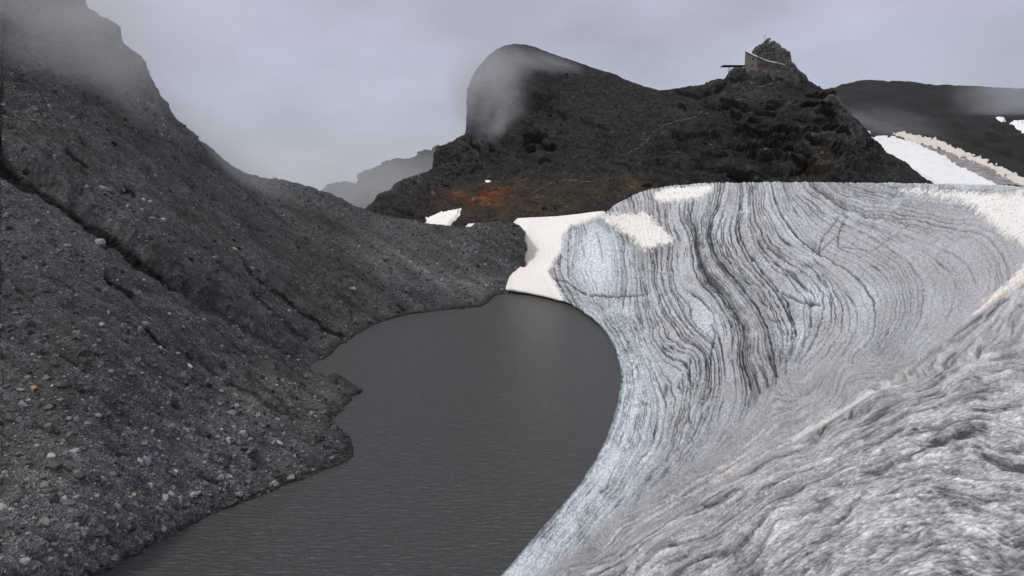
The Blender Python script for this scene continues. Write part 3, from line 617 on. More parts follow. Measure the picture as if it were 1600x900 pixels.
for i, (lab, poly, rag) in enumerate(snow_defs):
    d = sdf(PX, PY, poly)
    r_ = (fringe * 2.1 if i >= 3 else fr2 * 1.5) * rag
    holes = smooth(.25, .5, fbm(PX / 2.6, PY / 2.2, 0 * PX, 2, seed=203 + i)) * np.exp(-np.clip(d, 0, None) / (rag * 2.4)) 
    m = d + r_ - holes * rag * 1.2
    if i == 0: m = np.minimum(m, (Z - .15) * 8)
    pkm = np.clip(smooth(.1, .7, fbm(PX / 45, PY / 30, 0 * PX, 2, seed=210 + i)) * .8 + (.5 if i == 4 else 0), 0, 1)
    if i == 0: pkm = np.clip(pkm * .5 + .8 * np.exp(-(((PX - 818) / 16) ** 2 + ((PY - 420) / 26) ** 2)), 0, 1)
    c = lerp3(cream, pink, pkm) * (1 - .35 * smooth(.1, .6, speck) * (.9 if i >= 1 else .15) - .03)[..., None]
    c = c * (.70 + .30 * smooth(0, 3.5 if i < 3 else 6, m + 1.2 * speck))[..., None]
    if i == 3: c = c * (1 - .30 * smooth(.15, .6, fringe))[..., None]
    glacier.patch('snow_patch', M_SNOW, m, .10 + .05 * (Y / 100), c, label=lab, category='snow patch')
    mm = m

# ------------------------------------------------------------------ lake
def lake():
    nx, ny = 260, 420
    xs = np.linspace(-75, 75, nx); ys = 18 + (230 - 18) * np.linspace(0, 1, ny) ** 1.5
    A, B = np.meshgrid(xs, ys, indexing='ij')
    Zz = .012 * fbm(A / 3.2, B / 1.1, 0 * A, 3, seed=301)
    V = np.stack([A, B, Zz], -1).reshape(-1, 3)
    i = np.arange(nx - 1)[:, None] * ny + np.arange(ny - 1)[None]
    q = np.stack([i, i + ny, i + ny + 1, i + 1], -1).reshape(-1, 4)
    m = bpy.data.materials.new('silty_water'); m.use_nodes = True; nt = m.node_tree; b = nt.nodes['Principled BSDF']
    b.inputs['Base Color'].default_value = (.125, .125, .126, 1); b.inputs['Roughness'].default_value = .3; b.inputs['IOR'].default_value = 1.33
    b.inputs['Specular IOR Level'].default_value = .26
    tc = N(nt, 'ShaderNodeTexCoord'); mp = N(nt, 'ShaderNodeMapping'); mp.inputs['Scale'].default_value = (.55, 1.9, 1); mp.inputs['Rotation'].default_value = (0, 0, math.radians(6))
    nt.links.new(tc.outputs['Object'], mp.inputs[0])
    n1_ = N(nt, 'ShaderNodeTexNoise'); n1_.inputs['Scale'].default_value = 1.5; n1_.inputs['Detail'].default_value = 5; n1_.inputs['Roughness'].default_value = .6; n1_.inputs['Distortion'].default_value = .6
    nt.links.new(mp.outputs[0], n1_.inputs['Vector'])
    bp_ = N(nt, 'ShaderNodeBump'); bp_.inputs['Strength'].default_value = 1.0; bp_.inputs['Distance'].default_value = 1.7
    nt.links.new(n1_.outputs[0], bp_.inputs['Height']); nt.links.new(bp_.outputs[0], b.inputs['Normal'])
    link('lake', mesh_from('lake', V, q), m, kind='structure')
lake()

# ------------------------------------------------------------------ the middle mountain: dome on the left, hut hill on the right
crestM = [(520, 345), (560, 335), (580, 318), (590, 306), (603, 299), (612, 296), (622, 285), (640, 278), (655, 272), (677, 266), (678.5, 240), (684, 231), (700, 227), (714, 217), (727, 211), (729, 190), (728, 165), (730, 143), (738, 122), (742, 112), (752, 100), (762, 88), (775, 78), (790, 71),
          (805, 69), (822, 70), (840, 75), (860, 83), (880, 90), (900, 97), (930, 107), (962, 117), (985, 128), (1005, 135), (1030, 141), (1045, 140), (1062, 138), (1085, 135), (1108, 131), (1114, 126), (1125, 124), (1134, 125), (1150, 124), (1170, 118), (1200, 112), (1235, 113), (1258, 124), (1272, 132),
          (1287, 141), (1300, 152), (1318, 167), (1330, 182), (1342, 196), (1352, 208), (1366, 222), (1385, 237), (1410, 252), (1432, 268), (1456, 289), (1500, 330), (1560, 345)]
ptsM = []
for (a, b, c) in [(820, 70, 405), (740, 112, 400), (900, 97, 392), (960, 117, 372), (1030, 141, 345), (1130, 125, 312), (1200, 112, 305), (1262, 125, 306), (1345, 200, 300), (1420, 262, 286), (1455, 289, 276), (580, 318, 335), (640, 278, 345), (680, 235, 350), (727, 211, 365), (730, 150, 390),
                  (580, 345, 300), (680, 350, 262), (800, 350, 250), (950, 330, 244), (1100, 290, 238), (1200, 290, 236), (1300, 290, 240), (1400, 290, 264), (730, 260, 318), (800, 270, 300), (800, 200, 335), (800, 140, 368), (900, 200, 318), (900, 270, 280), (1000, 200, 294), (1000, 260, 262),
                  (1100, 200, 275), (1100, 160, 296), (1200, 200, 268), (1200, 150, 290), (1200, 250, 250), (1300, 200, 284), (1300, 250, 258), (1380, 260, 276), (640, 310, 312), (600, 420, 250), (800, 420, 225), (1000, 420, 215), (1200, 400, 208), (1400, 400, 232)]: ptsM.append((a, b, 1 / c))
tpsM = TPS([p[:2] for p in ptsM], [p[2] for p in ptsM], reg=1e-4)
topm = interp(crestM)
def topM(c):
    rg = np.where(c < 735, 1.0, np.where(c < 1030, .25, np.where(c < 1260, .7, 1.1)))
    return topm(c) + rg * (1.6 * noise(c / 9, 0 * c + .5, seed=403) + 1.1 * noise(c / 3.7, 0 * c + .5, seed=404))
mount = Sheet(np.arange(520, 1560, 1.25), np.linspace(0, 1, 262), topM, lambda c: 395 + 0 * c, lambda a, b: grid_tps(tpsM, a, b, 10), [(3, 1), (10, 6), (30, 28), (70, 75), (150, 160)], level=True)
PX, PY, P = mount.PX, mount.PY, mount.P
X, Y, Z = P[..., 0], P[..., 1], P[..., 2]
def blob(cx, cy, rx, ry, p=1): return np.exp(-((((PX - cx) / rx) ** 2 + ((PY - cy) / ry) ** 2) ** p))
# strata dip gently; crags where the photograph has them
dip = Z + .28 * X + 2.0 * fbm(X / 30, Y / 30, Z / 30, 3, seed=411)
strata = ridged(X / 26, Y / 26, dip / 3.2, 5, seed=412, g=.64)
tt = dip / 5.2 + 1.7 * fbm(X / 20, Y / 26, Z / 14, 5, seed=416, g=.62); fr_ = tt - np.floor(tt); stair = smooth(0, .3, fr_) - fr_
crg = fbm(X / 7, Y / 9, Z / 5, 5, seed=413, g=.6); big = fbm(X / 34, Y / 34, Z / 24, 4, seed=414)
cr_w = .18 + .82 * np.clip(blob(1180, 235, 190, 45) * .9 + blob(1310, 215, 55, 70, 2) * 1.2 + blob(700, 250, 45, 26, 2) * 1.3 + blob(640, 300, 55, 26) * .9 + blob(790, 235, 55, 40) * .6 + blob(830, 150, 55, 40) * .45 + blob(1120, 135, 60, 10) + blob(1200, 125, 50, 10) * .8 + blob(740, 170, 22, 60) * .8 + smooth(0, 14, PY - mount.PY[:, :1]) * 0, 0, 1)
cr_w *= (1 - .7 * blob(1170, 150, 70, 14)); cr_w = np.clip(cr_w * (1.15 + .7 * noise(PX / 30, PY / 18, seed=439)), .1, 1.2)
hM = cr_w * (3.4 * strata + 2.3 * crg + 2.6 * stair * (.3 + .9 * smooth(-.2, .4, noise(X / 22, Y / 22, Z / 22, seed=417)))) + .1 * stair + 1.5 * big + .25 * fbm(X / 2.2, Y / 2.2, Z / 2.2, 3, seed=415, g=.6)
led = np.zeros_like(PX); 
jx = PX + 4 * noise(PX / 22, PY / 10, seed=421); jy = PY + 3 * noise(PX / 18, PY / 9, seed=422) + 1.2 * noise(PX / 5, PY / 4, seed=423)
for (line, wd, am) in [([(1048, 140), (1075, 147), (1090, 151), (1120, 143), (1138, 133)], 3.2, 1), ([(1095, 166), (1118, 172), (1145, 169)], 3, 1), ([(1155, 163), (1175, 173), (1195, 176)], 3.2, 1), ([(1047, 214), (1075, 219), (1115, 216), (1130, 214)], 3.6, 1), ([(1115, 182), (1150, 190), (1165, 199), (1200, 208), (1250, 213)], 2.6, .9),
                       ([(1150, 226), (1200, 233), (1240, 240)], 2.6, .8), ([(1060, 238), (1110, 245), (1170, 250), (1200, 262)], 2.4, .7), ([(1180, 268), (1230, 278), (1260, 268), (1245, 235)], 5, .9), ([(1310, 150), (1325, 180), (1345, 215), (1352, 250)], 8, .6), ([(1080, 262), (1130, 270), (1180, 285)], 3, .8),
                       ([(820, 150), (850, 165), (880, 180), (890, 192)], 4, .8), ([(700, 245), (712, 262), (735, 262)], 6, .7), ([(755, 240), (768, 250)], 5, .7), ([(590, 322), (620, 330), (650, 337)], 3, .7), ([(1030, 195), (1010, 213)], 2, .3), ([(820, 205), (850, 225)], 6, .5), ([(905, 190), (960, 205)], 2, .5)]:
    d, sd_, t = seg_dist(jx, jy, line); tp = smooth(0, .12, t) * smooth(0, .12, 1 - t)
    led = np.maximum(led, am * tp * np.exp(-(np.where(d * sd_ > 0, d * 1.0, d * 2.2) / (wd * 1.25)) ** 2) * smooth(-.6, -.05, noise(PX / 14, PY / 8, seed=424)))
hM -= led * 2.6
rl = random.Random(77); step_ = np.zeros_like(PX); cut = np.zeros_like(PX)
for k in range(68):
    if k < 58: x_, y_, L_, a_ = rl.uniform(1035, 1325), rl.uniform(148, 284), rl.uniform(16, 58), rl.uniform(.02, .34)
    elif k < 68: x_, y_, L_, a_ = rl.uniform(690, 850), rl.uniform(222, 275), rl.uniform(12, 34), rl.uniform(-.7, .1)
    else: x_, y_, L_, a_ = rl.uniform(780, 1000), rl.uniform(130, 200), rl.uniform(14, 40), rl.uniform(.1, .5)
    if y_ > 284 - abs(x_ - 1180) * .05 or (1135 < x_ < 1215 and y_ < 160): continue
    b0, b1 = int(np.searchsorted(mount.cols, x_ - 12)), int(np.searchsorted(mount.cols, x_ + L_ + 12))
    if y_ < np.interp(x_, mount.cols, mount.top) + 12: continue
    A_, B_ = jx[b0:b1], jy[b0:b1]
    d, sd_, t = seg_dist(A_, B_, [(x_, y_), (x_ + L_ * .5, y_ + L_ * a_ * .5 + rl.uniform(-3, 3)), (x_ + L_, y_ + L_ * a_)])
    tp = smooth(0, .2, t) * smooth(0, .2, 1 - t) * rl.uniform(.4, 1); q_ = d * sd_
    step_[b0:b1] += tp * np.where(q_ < 0, np.exp(q_ / 6.5) * 2.6, -np.exp(-q_ / 3.0) * 1.3)
    cut[b0:b1] = np.maximum(cut[b0:b1], tp * np.exp(-((q_ - 1.6) / 1.9) ** 2))
hM += np.clip(step_, -2.5, 4.5); led = np.maximum(led, cut)
edge = smooth(0, 20, sdf(PX, PY, crestM + [(1560, 600), (520, 600)]))
edge = .25 + .75 * edge; edge[:, :mount.nb] = .15
for p_ in ([(664, 352), (672, 340), (690, 333), (722, 326), (719, 340), (700, 360), (668, 360)], [(728, 352), (746, 351), (746, 362), (728, 362)]): hM *= 1 - .9 * smooth(-3, 3, sdf(PX, PY, p_))
mount.displace(hM * edge); mount.normals()
tone = .0175 + .006 * big + .013 * cr_w * crg + .010 * fbm(X / 3, Y / 3, Z / 3, 4, seed=431, g=.6) + .006
pale = blob(640, 292, 45, 22) * .8 + blob(1325, 190, 22, 30) * .6 + blob(1290, 215, 40, 30) * .35 + blob(1200, 118, 30, 6) * .6 + blob(760, 235, 25, 20) * .6 + blob(1230, 232, 60, 8) * .3 + blob(1170, 145, 60, 12) * .3
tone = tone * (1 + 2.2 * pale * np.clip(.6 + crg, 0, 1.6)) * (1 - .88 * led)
bright = smooth(.30, .7, fbm(X / 6.5, Y / 9, dip / 1.0, 4, seed=433, g=.7)) * np.clip(.15 + cr_w, 0, 1)
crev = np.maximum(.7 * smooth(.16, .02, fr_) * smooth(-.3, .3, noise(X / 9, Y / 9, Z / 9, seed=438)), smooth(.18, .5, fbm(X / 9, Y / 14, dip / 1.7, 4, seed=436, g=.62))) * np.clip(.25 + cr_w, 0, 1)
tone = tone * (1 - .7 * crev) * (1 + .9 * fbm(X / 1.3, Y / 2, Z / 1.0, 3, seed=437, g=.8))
tone = np.clip(tone + .075 * bright, .006, .16)
c = tone[..., None] * lerp3((1, 1, 1.03), (1.02, 1.0, .93), np.clip(.5 + fbm(X / 40, Y / 40, Z / 40, 2, seed=432), 0, 1))
sharp = np.clip(.55 + 1.2 * fbm(X / 6, Y / 6, Z / 3.5, 4, seed=434, g=.6), 0, 1)
rust = np.clip(blob(740, 316, 70, 22) * 1.3 + blob(785, 303, 55, 15) * 1.2 + blob(840, 325, 80, 16) * .55 + blob(790, 330, 60, 14) * .55 + blob(800, 254, 14, 7) * .8 + blob(745, 340, 30, 12) * .7 + blob(815, 290, 18, 8) * .7, 0, 1) * sharp
c = c + (lerp3((.058, .040, .026), (.15, .052, .018), np.clip(blob(755, 310, 45, 12) * 1.2, 0, 1)) - c) * rust[..., None]
r2 = np.clip(blob(1278, 268, 16, 18) * .8 + blob(990, 290, 24, 12) * .5 + blob(860, 320, 60, 12) * .5 + blob(1000, 300, 100, 14) * .3 + blob(950, 290, 130, 24) * .3, 0, 1) * sharp
c = c + (np.array((.070, .052, .030)) - c) * r2[..., None]
r3 = np.clip(blob(1285, 160, 14, 16) * 1.0, 0, 1) * sharp
c = c + (np.array((.07, .032, .022)) - c) * r3[..., None]
path_tone = np.zeros_like(PX)
mount.tone = np.clip(c, .006, .3).max(-1); mount.hue = np.clip(c, .006, .3) / mount.tone[..., None]; mount.sparse = (1 - .8 * led) * (1 - .75 * np.clip(crev, 0, 1)) * np.clip(1.1 - .5 * cr_w, .3, 1)
mount.build('mountain', M_ROCK, np.clip(c, .008, .6), faceted=True, kind='structure')
def snow_on(sheet, lab, poly, rag, lift, tint=(.86, .84, .80), seed=0, group=None):
    a, b = sheet.PX, sheet.PY
    m = sdf(a, b, poly) + rag * 1.5 * fbm(a / 8, b / 5, 0 * a, 3, seed=500 + seed, g=.6)
    m[:, :sheet.nb] = -9
    cc = np.broadcast_to(np.array(tint), a.shape + (3,)) * (1 - .12 * smooth(0, .6, fbm(a / 18, b / 5, 0 * a, 3, seed=520 + seed)))[..., None]
    pr = dict(label=lab, category='snow patch')
    if group: pr['group'] = group
    return sheet.patch('snow_patch', M_SNOW, m, lift, cc, **pr)
snow_on(mount, 'small wedge of snow lying under the rust coloured rock, beyond the headland crest', [(664, 351), (672, 341), (690, 334), (722, 327), (719, 338), (706, 350), (700, 358), (670, 358)], 2, 1.2, seed=1)
snow_on(mount, 'thin sliver of snow showing just over the headland, right of the wedge', [(728, 354), (744, 353), (744, 362), (728, 362)], 1, 1.6, seed=2)
snow_on(mount, 'tiny white snow spot high above the rust coloured rock', [(757, 284), (765, 283), (768, 287), (761, 288)], .3, .5, seed=3)

# footpaths: trodden ribbons lying on the mountain
def ribbon(sheet, pts, wpx):
    V = []; F = []; L = []
    for a, b in zip(pts[:-1], pts[1:]):
        n = max(2, int(math.dist(a, b) / 1.5))
        L += [(a[0] + (b[0] - a[0]) * t / n, a[1] + (b[1] - a[1]) * t / n) for t in range(n)]
    for k, (a, b) in enumerate(L):
        w_ = wpx * (.7 + .5 * random.random())
        for s_ in (-.5, .5):
            p, nn = sheet.at(a, b + s_ * w_ * 1.6); p = p + nn * .22; V.append(p[:])
        if k: F.append((2 * k - 2, 2 * k - 1, 2 * k + 1, 2 * k))
    link('path', mesh_from('path', np.array(V), np.array(F)), M_PATH, kind='structure')
for pts_ in ([(825, 312), (840, 302), (862, 291), (887, 287), (905, 288), (931, 288)], [(962, 255), (981, 245), (1000, 238), (1015, 229), (1003, 224)], [(1003, 224), (1031, 210), (1045, 201), (1059, 196), (1080, 189), (1094, 184), (1110, 178)],
             [(1144, 165), (1154, 160), (1170, 156), (1180, 152)], [(1153, 133), (1166, 138), (1197, 137), (1219, 134), (1236, 130)]):
    ribbon(mount, pts_, .75)

# ------------------------------------------------------------------ right-hand far ridge with snowfields, and the fading ridge on the left
crestR = [(1230, 175), (1262, 150), (1290, 138), (1310, 133), (1335, 128), (1362, 125.5), (1400, 127), (1435, 129.5), (1470, 131), (1515, 130), (1560, 133), (1600, 134.5), (1700, 128), (1900, 140)]
ptsR = [(a, b, 1 / c) for (a, b, c) in [(1290, 138, 820), (1362, 125, 850), (1500, 131, 860), (1600, 134, 840), (1900, 140, 800), (1290, 300, 400), (1400, 300, 390), (1600, 300, 370), (1900, 300, 330), (1360, 215, 520), (1450, 200, 600), (1600, 200, 590), (1450, 250, 450), (1600, 250, 450), (1900, 220, 560)]]
tpsR = TPS([p[:2] for p in ptsR], [p[2] for p in ptsR], reg=1e-4); topr = interp(crestR)
ridge = Sheet(np.r_[np.arange(1230, 1620, 1.7), np.arange(1620, 1920, 10)], np.linspace(0, 1, 130), lambda c: topr(c) + .6 * noise(c / 12, 0 * c + .5, seed=601) + .3 * noise(c / 4, 0 * c + .5, seed=602), lambda c: 345 + 0 * c, lambda a, b: np.maximum(grid_tps(tpsR, a, b, 10), 1 / 1500), [(10, 1), (60, 15), (200, 100), (400, 220)])
PX, PY, P = ridge.PX, ridge.PY, ridge.P; X, Y, Z = P[..., 0], P[..., 1], P[..., 2]
low = smooth(175, 210, PY)
hR = 5 * fbm(X / 70, Y / 90, Z / 50, 4, seed=611) + low * 7 * ridged(X / 40, Y / 60, Z / 7, 5, seed=612, g=.65) + 1.2 * fbm(X / 9, Y / 12, Z / 8, 3, seed=613)
hR[:, :ridge.nb] *= .2
band_ = inside(PX, PY, [(1345, 205), (1390, 196), (1440, 200), (1500, 218), (1640, 270), (1640, 310), (1440, 310)]); hR = hR * np.where(band_, .12, 1)
ridge.displace(hR); ridge.normals()
tone = .022 + .008 * fbm(X / 30, Y / 40, Z / 20, 5, seed=614, g=.6) + low * .05 * smooth(.35, .8, fbm(X / 12, Y / 20, Z / 3, 3, seed=615)) * blob(1430, 195, 90, 10)
c = np.clip(tone, .015, .3)[..., None] * np.array((1, 1, 1.02))
gi = smooth(-3, 4, sdf(PX, PY, [(1400, 222), (1440, 224), (1500, 243), (1620, 288), (1620, 300), (1540, 292), (1500, 262), (1450, 240)]))
c = c + (np.array((.24, .225, .225)) * (1 + .5 * fbm(PX / 14, PY / 3, 0 * PX, 3, seed=616))[..., None] - c) * gi[..., None]
c = c + (np.array((.075, .02, .02)) - c) * (blob(1400, 206, 16, 4) * .8)[..., None]
ridge.build('far_ridge', M_FAR, c, kind='structure')
snow_on(ridge, 'long white snowfield sloping down behind the right flank of the hut hill', [(1355, 216), (1375, 214), (1396, 214), (1420, 222), (1450, 234), (1478, 246), (1496, 260), (1522, 272), (1558, 291), (1560, 300), (1460, 300), (1464, 291), (1440, 277), (1415, 262), (1385, 240)], 3.5, 1.2, tint=(.78, .775, .76), seed=4)
snow_on(ridge, 'narrow pinkish snow band beyond the long white snowfield, ending at the right edge', [(1392, 209), (1410, 206), (1432, 213), (1462, 219), (1500, 236), (1540, 254), (1580, 270), (1620, 290), (1620, 296), (1592, 288), (1562, 274), (1545, 262), (1505, 250), (1470, 234), (1440, 226), (1420, 218)], 5, 1.2, tint=(.66, .59, .53), seed=5)
snow_on(ridge, 'white snow patch high on the far dark slope at the right edge', [(1570, 200), (1590, 194), (1630, 190), (1640, 222), (1600, 216), (1584, 208)], 2, 2, seed=6)
snow_on(ridge, 'tiny snow fleck left of the high patch on the far dark slope', [(1553, 189), (1566, 189), (1572, 193), (1562, 196)], .5, 2, seed=7)

crestF = [(440, 330), (480, 318), (517, 302), (530, 298), (545, 296), (560, 287), (575, 283), (600, 268), (612, 260), (640, 256), (655, 249), (690, 240), (740, 225), (800, 215)]
topf2 = interp(crestF)
farL = Sheet(np.arange(420, 800, 1.5), np.linspace(0, 1, 60), lambda c: topf2(c) + 3.2 * noise(c / 10, 0 * c + .5, seed=701) + 1.8 * noise(c / 4, 0 * c + .5, seed=702), lambda c: 400 + 0 * c, lambda a, b: 1 / (820 - (b - 260) * 2.2), [(20, 5), (100, 60), (300, 220)])
PX, PY, P = farL.PX, farL.PY, farL.P; X, Y, Z = P[..., 0], P[..., 1], P[..., 2]
farL.displace((13 * ridged(X / 60, Y / 60, Z / 25, 6, seed=703, g=.6)) * np.r_[np.full(farL.nb, .1), np.full(60, 1.)][None]); farL.normals()
tone = .045 + .02 * fbm(X / 30, Y / 30, Z / 15, 4, seed=704)
farL.build('distant_ridge', M_FAR, tone[..., None] * np.array((1.1, 1.02, .85)), kind='structure')
me = mesh_from('valley_ground', np.array([(-3000, -2500, -170), (3000, -2500, -170), (3000, 4500, -170), (-3000, 4500, -170)]), np.array([[0, 1, 2, 3]])); link('ground', me, M_GROUND, kind='structure')

# ------------------------------------------------------------------ rubble: one uncountable mass of stones on the slope
def rubble(name, sheet, region, n, size_f, tone_f, seed, thin_=None):
    rg = np.random.default_rng(seed)
    ni, nj = sheet.P.shape[:2]
    ok = region(sheet.PX, sheet.PY) & (np.arange(nj)[None] >= sheet.nb) & (sheet.P[..., 2] > -.15)
    ok[-1] = False; ok[:, -1] = False
    # weight by the area each cell covers in the plan, so density follows the plan and not the grid
    wgt = np.zeros((ni, nj)); dx = np.gradient(sheet.cols)[:, None]; dy = np.abs(np.gradient(sheet.PY, axis=1)); wgt = dx * dy * ok * (1 if thin_ is None else thin_)
    idx = rg.choice(ni * nj, n, p=(wgt / wgt.sum()).ravel())
    i, j = idx // nj, idx % nj; fi, fj = rg.random(n), rg.random(n)
    P_, N_ = sheet.P, sheet.N
    b = lambda A: (A[i, j] * ((1 - fi) * (1 - fj))[:, None] + A[np.minimum(i + 1, ni - 1), j] * (fi * (1 - fj))[:, None] + A[i, np.minimum(j + 1, nj - 1)] * ((1 - fi) * fj)[:, None] + A[np.minimum(i + 1, ni - 1), np.minimum(j + 1, nj - 1)] * (fi * fj)[:, None])
    p = b(P_); px = sheet.PX[i, j]; py = sheet.PY[i, j]; Yd = p[:, 1]
    r = size_f(rg, n, px, py, Yd)
    sc_ = r[:, None] * rg.uniform(.6, 1.35, (n, 3)); sc_[:, 2] *= .75
    p = p + N_[i, j] * (r * .12)[:, None]
    me = bpy.data.meshes.new(name); me.vertices.add(n); me.vertices.foreach_set('co', p.astype(np.float32).ravel())
    a = me.attributes.new('scl', 'FLOAT_VECTOR', 'POINT'); a.data.foreach_set('vector', sc_.astype(np.float32).ravel())
    a = me.attributes.new('rot', 'FLOAT_VECTOR', 'POINT'); a.data.foreach_set('vector', rg.uniform(-3.14, 3.14, (n, 3)).astype(np.float32).ravel())
    base = sheet.tone[i, j]; hue = sheet.hue[i, j]
    t = tone_f(rg, n, base, px, py)
    c = np.ones((n, 4)); c[:, :3] = t[:, None] * hue * rg.uniform(.94, 1.06, (n, 3))
    a = me.attributes.new('tone', 'FLOAT_COLOR', 'POINT'); a.data.foreach_set('color', c.astype(np.float32).ravel())
    ng = bpy.data.node_groups.new(name, 'GeometryNodeTree'); ng.interface.new_socket('Geometry', in_out='INPUT', socket_type='NodeSocketGeometry'); ng.interface.new_socket('Geometry', in_out='OUTPUT', socket_type='NodeSocketGeometry')
    gi_ = ng.nodes.new('NodeGroupInput'); go = ng.nodes.new('NodeGroupOutput'); iop = ng.nodes.new('GeometryNodeInstanceOnPoints'); jn = ng.nodes.new('GeometryNodeJoinGeometry')
    for k in range(6):
        ic = ng.nodes.new('GeometryNodeMeshIcoSphere'); ic.inputs['Radius'].default_value = 1; ic.inputs['Subdivisions'].default_value = 1 if k < 4 else 2
        sp_ = ng.nodes.new('GeometryNodeSetPosition'); nn = ng.nodes.new('ShaderNodeTexNoise'); nn.noise_dimensions = '4D'; nn.inputs['W'].default_value = k * 7.3; nn.inputs['Scale'].default_value = 1.3; nn.inputs['Detail'].default_value = 1
        sb = ng.nodes.new('ShaderNodeVectorMath'); sb.operation = 'SUBTRACT'; sb.inputs[1].default_value = (.5, .5, .5)
        sx = ng.nodes.new('ShaderNodeVectorMath'); sx.operation = 'SCALE'; sx.inputs['Scale'].default_value = 2.2
        sm = ng.nodes.new('GeometryNodeSetMaterial'); sm.inputs['Material'].default_value = M_CHIP; gt = ng.nodes.new('GeometryNodeGeometryToInstance')
        ss_ = ng.nodes.new('GeometryNodeSetShadeSmooth'); ss_.inputs['Shade Smooth'].default_value = False
        L = ng.links.new
        L(ic.outputs['Mesh'], sp_.inputs['Geometry']); L(nn.outputs['Color'], sb.inputs[0]); L(sb.outputs[0], sx.inputs[0]); L(sx.outputs[0], sp_.inputs['Offset'])
        L(sp_.outputs[0], ss_.inputs[0]); L(ss_.outputs[0], sm.inputs[0]); L(sm.outputs[0], gt.inputs[0]); L(gt.outputs[0], jn.inputs[0])
    def named(nm, ty):
        q = ng.nodes.new('GeometryNodeInputNamedAttribute'); q.data_type = ty; q.inputs['Name'].default_value = nm; return q.outputs['Attribute']
    L = ng.links.new
    L(gi_.outputs[0], iop.inputs['Points']); L(jn.outputs[0], iop.inputs['Instance']); iop.inputs['Pick Instance'].default_value = True
    L(named('scl', 'FLOAT_VECTOR'), iop.inputs['Scale']); L(named('rot', 'FLOAT_VECTOR'), iop.inputs['Rotation'])
    L(iop.outputs[0], go.inputs[0])
    o = link(name, me, M_CHIP, kind='stuff')
    md = o.modifiers.new('stones', 'NODES'); md.node_group = ng
    return o
PIX = 1 / 736.0
def size1(rg, n, px, py, Yd):
    pw = .5 + .46 * rg.pareto(2.5, n)
    pw *= .75 + .5 * smooth(450, 850, py)
    return np.clip(pw * PIX * Yd * .55, .03, .42) * (1 - .5 * smooth(.05, .0, Yd))
def tone1(rg, n, base, px, py):
    t = base * rg.lognormal(.10, .58, n)
    t *= np.where(rg.random(n) < .05, 2.2, 1)
    return np.clip(t, .012, .34)
calm = moraine
def reg1(a, b):
    return inside(a, b, [(-60, -60), (-60, 1000), (150, 905)] + SHORE_L + EDGE_H + [(800, 340), (560, 320), (410, 276), (300, 200), (200, 70), (128, -60)])
def size2(rg, n, px, py, Yd): return np.clip((.42 + .35 * rg.pareto(3.0, n)) * PIX * Yd * .55, .08, 1.1)
def tone2(rg, n, base, px, py): return np.clip(base * rg.lognormal(.15, .5, n) * np.where(rg.random(n) < .04, 2.4, 1), .006, .3)
rubble('talus', mount, lambda a, b: (b < 352) & (a > 560) & (a < 1470) & (sdf(a, b, crestM + [(1560, 600), (520, 600)]) > 2), 90000, size2, tone2, 902, mount.sparse)
rubble('rubble', moraine, reg1, 270000, size1, tone1, 901, moraine.sparse)

# ------------------------------------------------------------------ single boulders one can point at
protos = []
for k in range(9):
    bm = bmesh.new(); bmesh.ops.create_icosphere(bm, subdivisions=2, radius=1)
    rr = random.Random(100 + k)
    planes = [(Vector((rr.uniform(-1, 1), rr.uniform(-1, 1), rr.uniform(-1, 1))).normalized(), rr.uniform(.45, .8)) for _ in range(9)]
    for v in bm.verts:
        for n_, d_ in planes:                 # cut flats: broken stone
            e_ = v.co.dot(n_) - d_
            if e_ > 0: v.co -= n_ * e_ * .92
        v.co *= 1.25
    me = bpy.data.meshes.new('boulder_form'); bm.to_mesh(me); bm.free()
    protos.append(me)
def boulder(px, py, wpx, hpx, tone, label, group=None, k=None, tilt=0, cat='boulder', name='boulder', sheet=None, z=None):
    sh = sheet or moraine
    p, n_ = sh.at(px, py)
    me = protos[(k if k is not None else random.randrange(9))]
    col_ = tone if isinstance(tone, tuple) else (tone, tone * .99, tone * .97)
    key = 'stone_%02d_%02d_%02d' % tuple(int(min(c_, .99) * 40) for c_ in col_)
    mkey = me.name + key
    if mkey not in bpy.data.meshes:
        m2 = me.copy(); m2.name = mkey
        at = m2.color_attributes.new('tone', 'FLOAT_COLOR', 'POINT')
        at.data.foreach_set('color', np.tile(np.array(col_ + (1,), np.float32), len(m2.vertices)))
        m2.materials.append(M_STONE)
    m2 = bpy.data.meshes[mkey]
    o = bpy.data.objects.new(name, m2); COL.objects.link(o)
    s_ = p.y / FPX * .5
    r = Vector((wpx * s_, (wpx + hpx) * .5 * s_, hpx * s_))
    o.location = (p.x, p.y, p.z + r.z * .35) if z is None else (p.x, p.y, z)
    o.rotation_euler = (0, math.radians(tilt), 0); o.scale = r
    o['label'] = label; o['category'] = cat
    if group: o['group'] = group
    return o
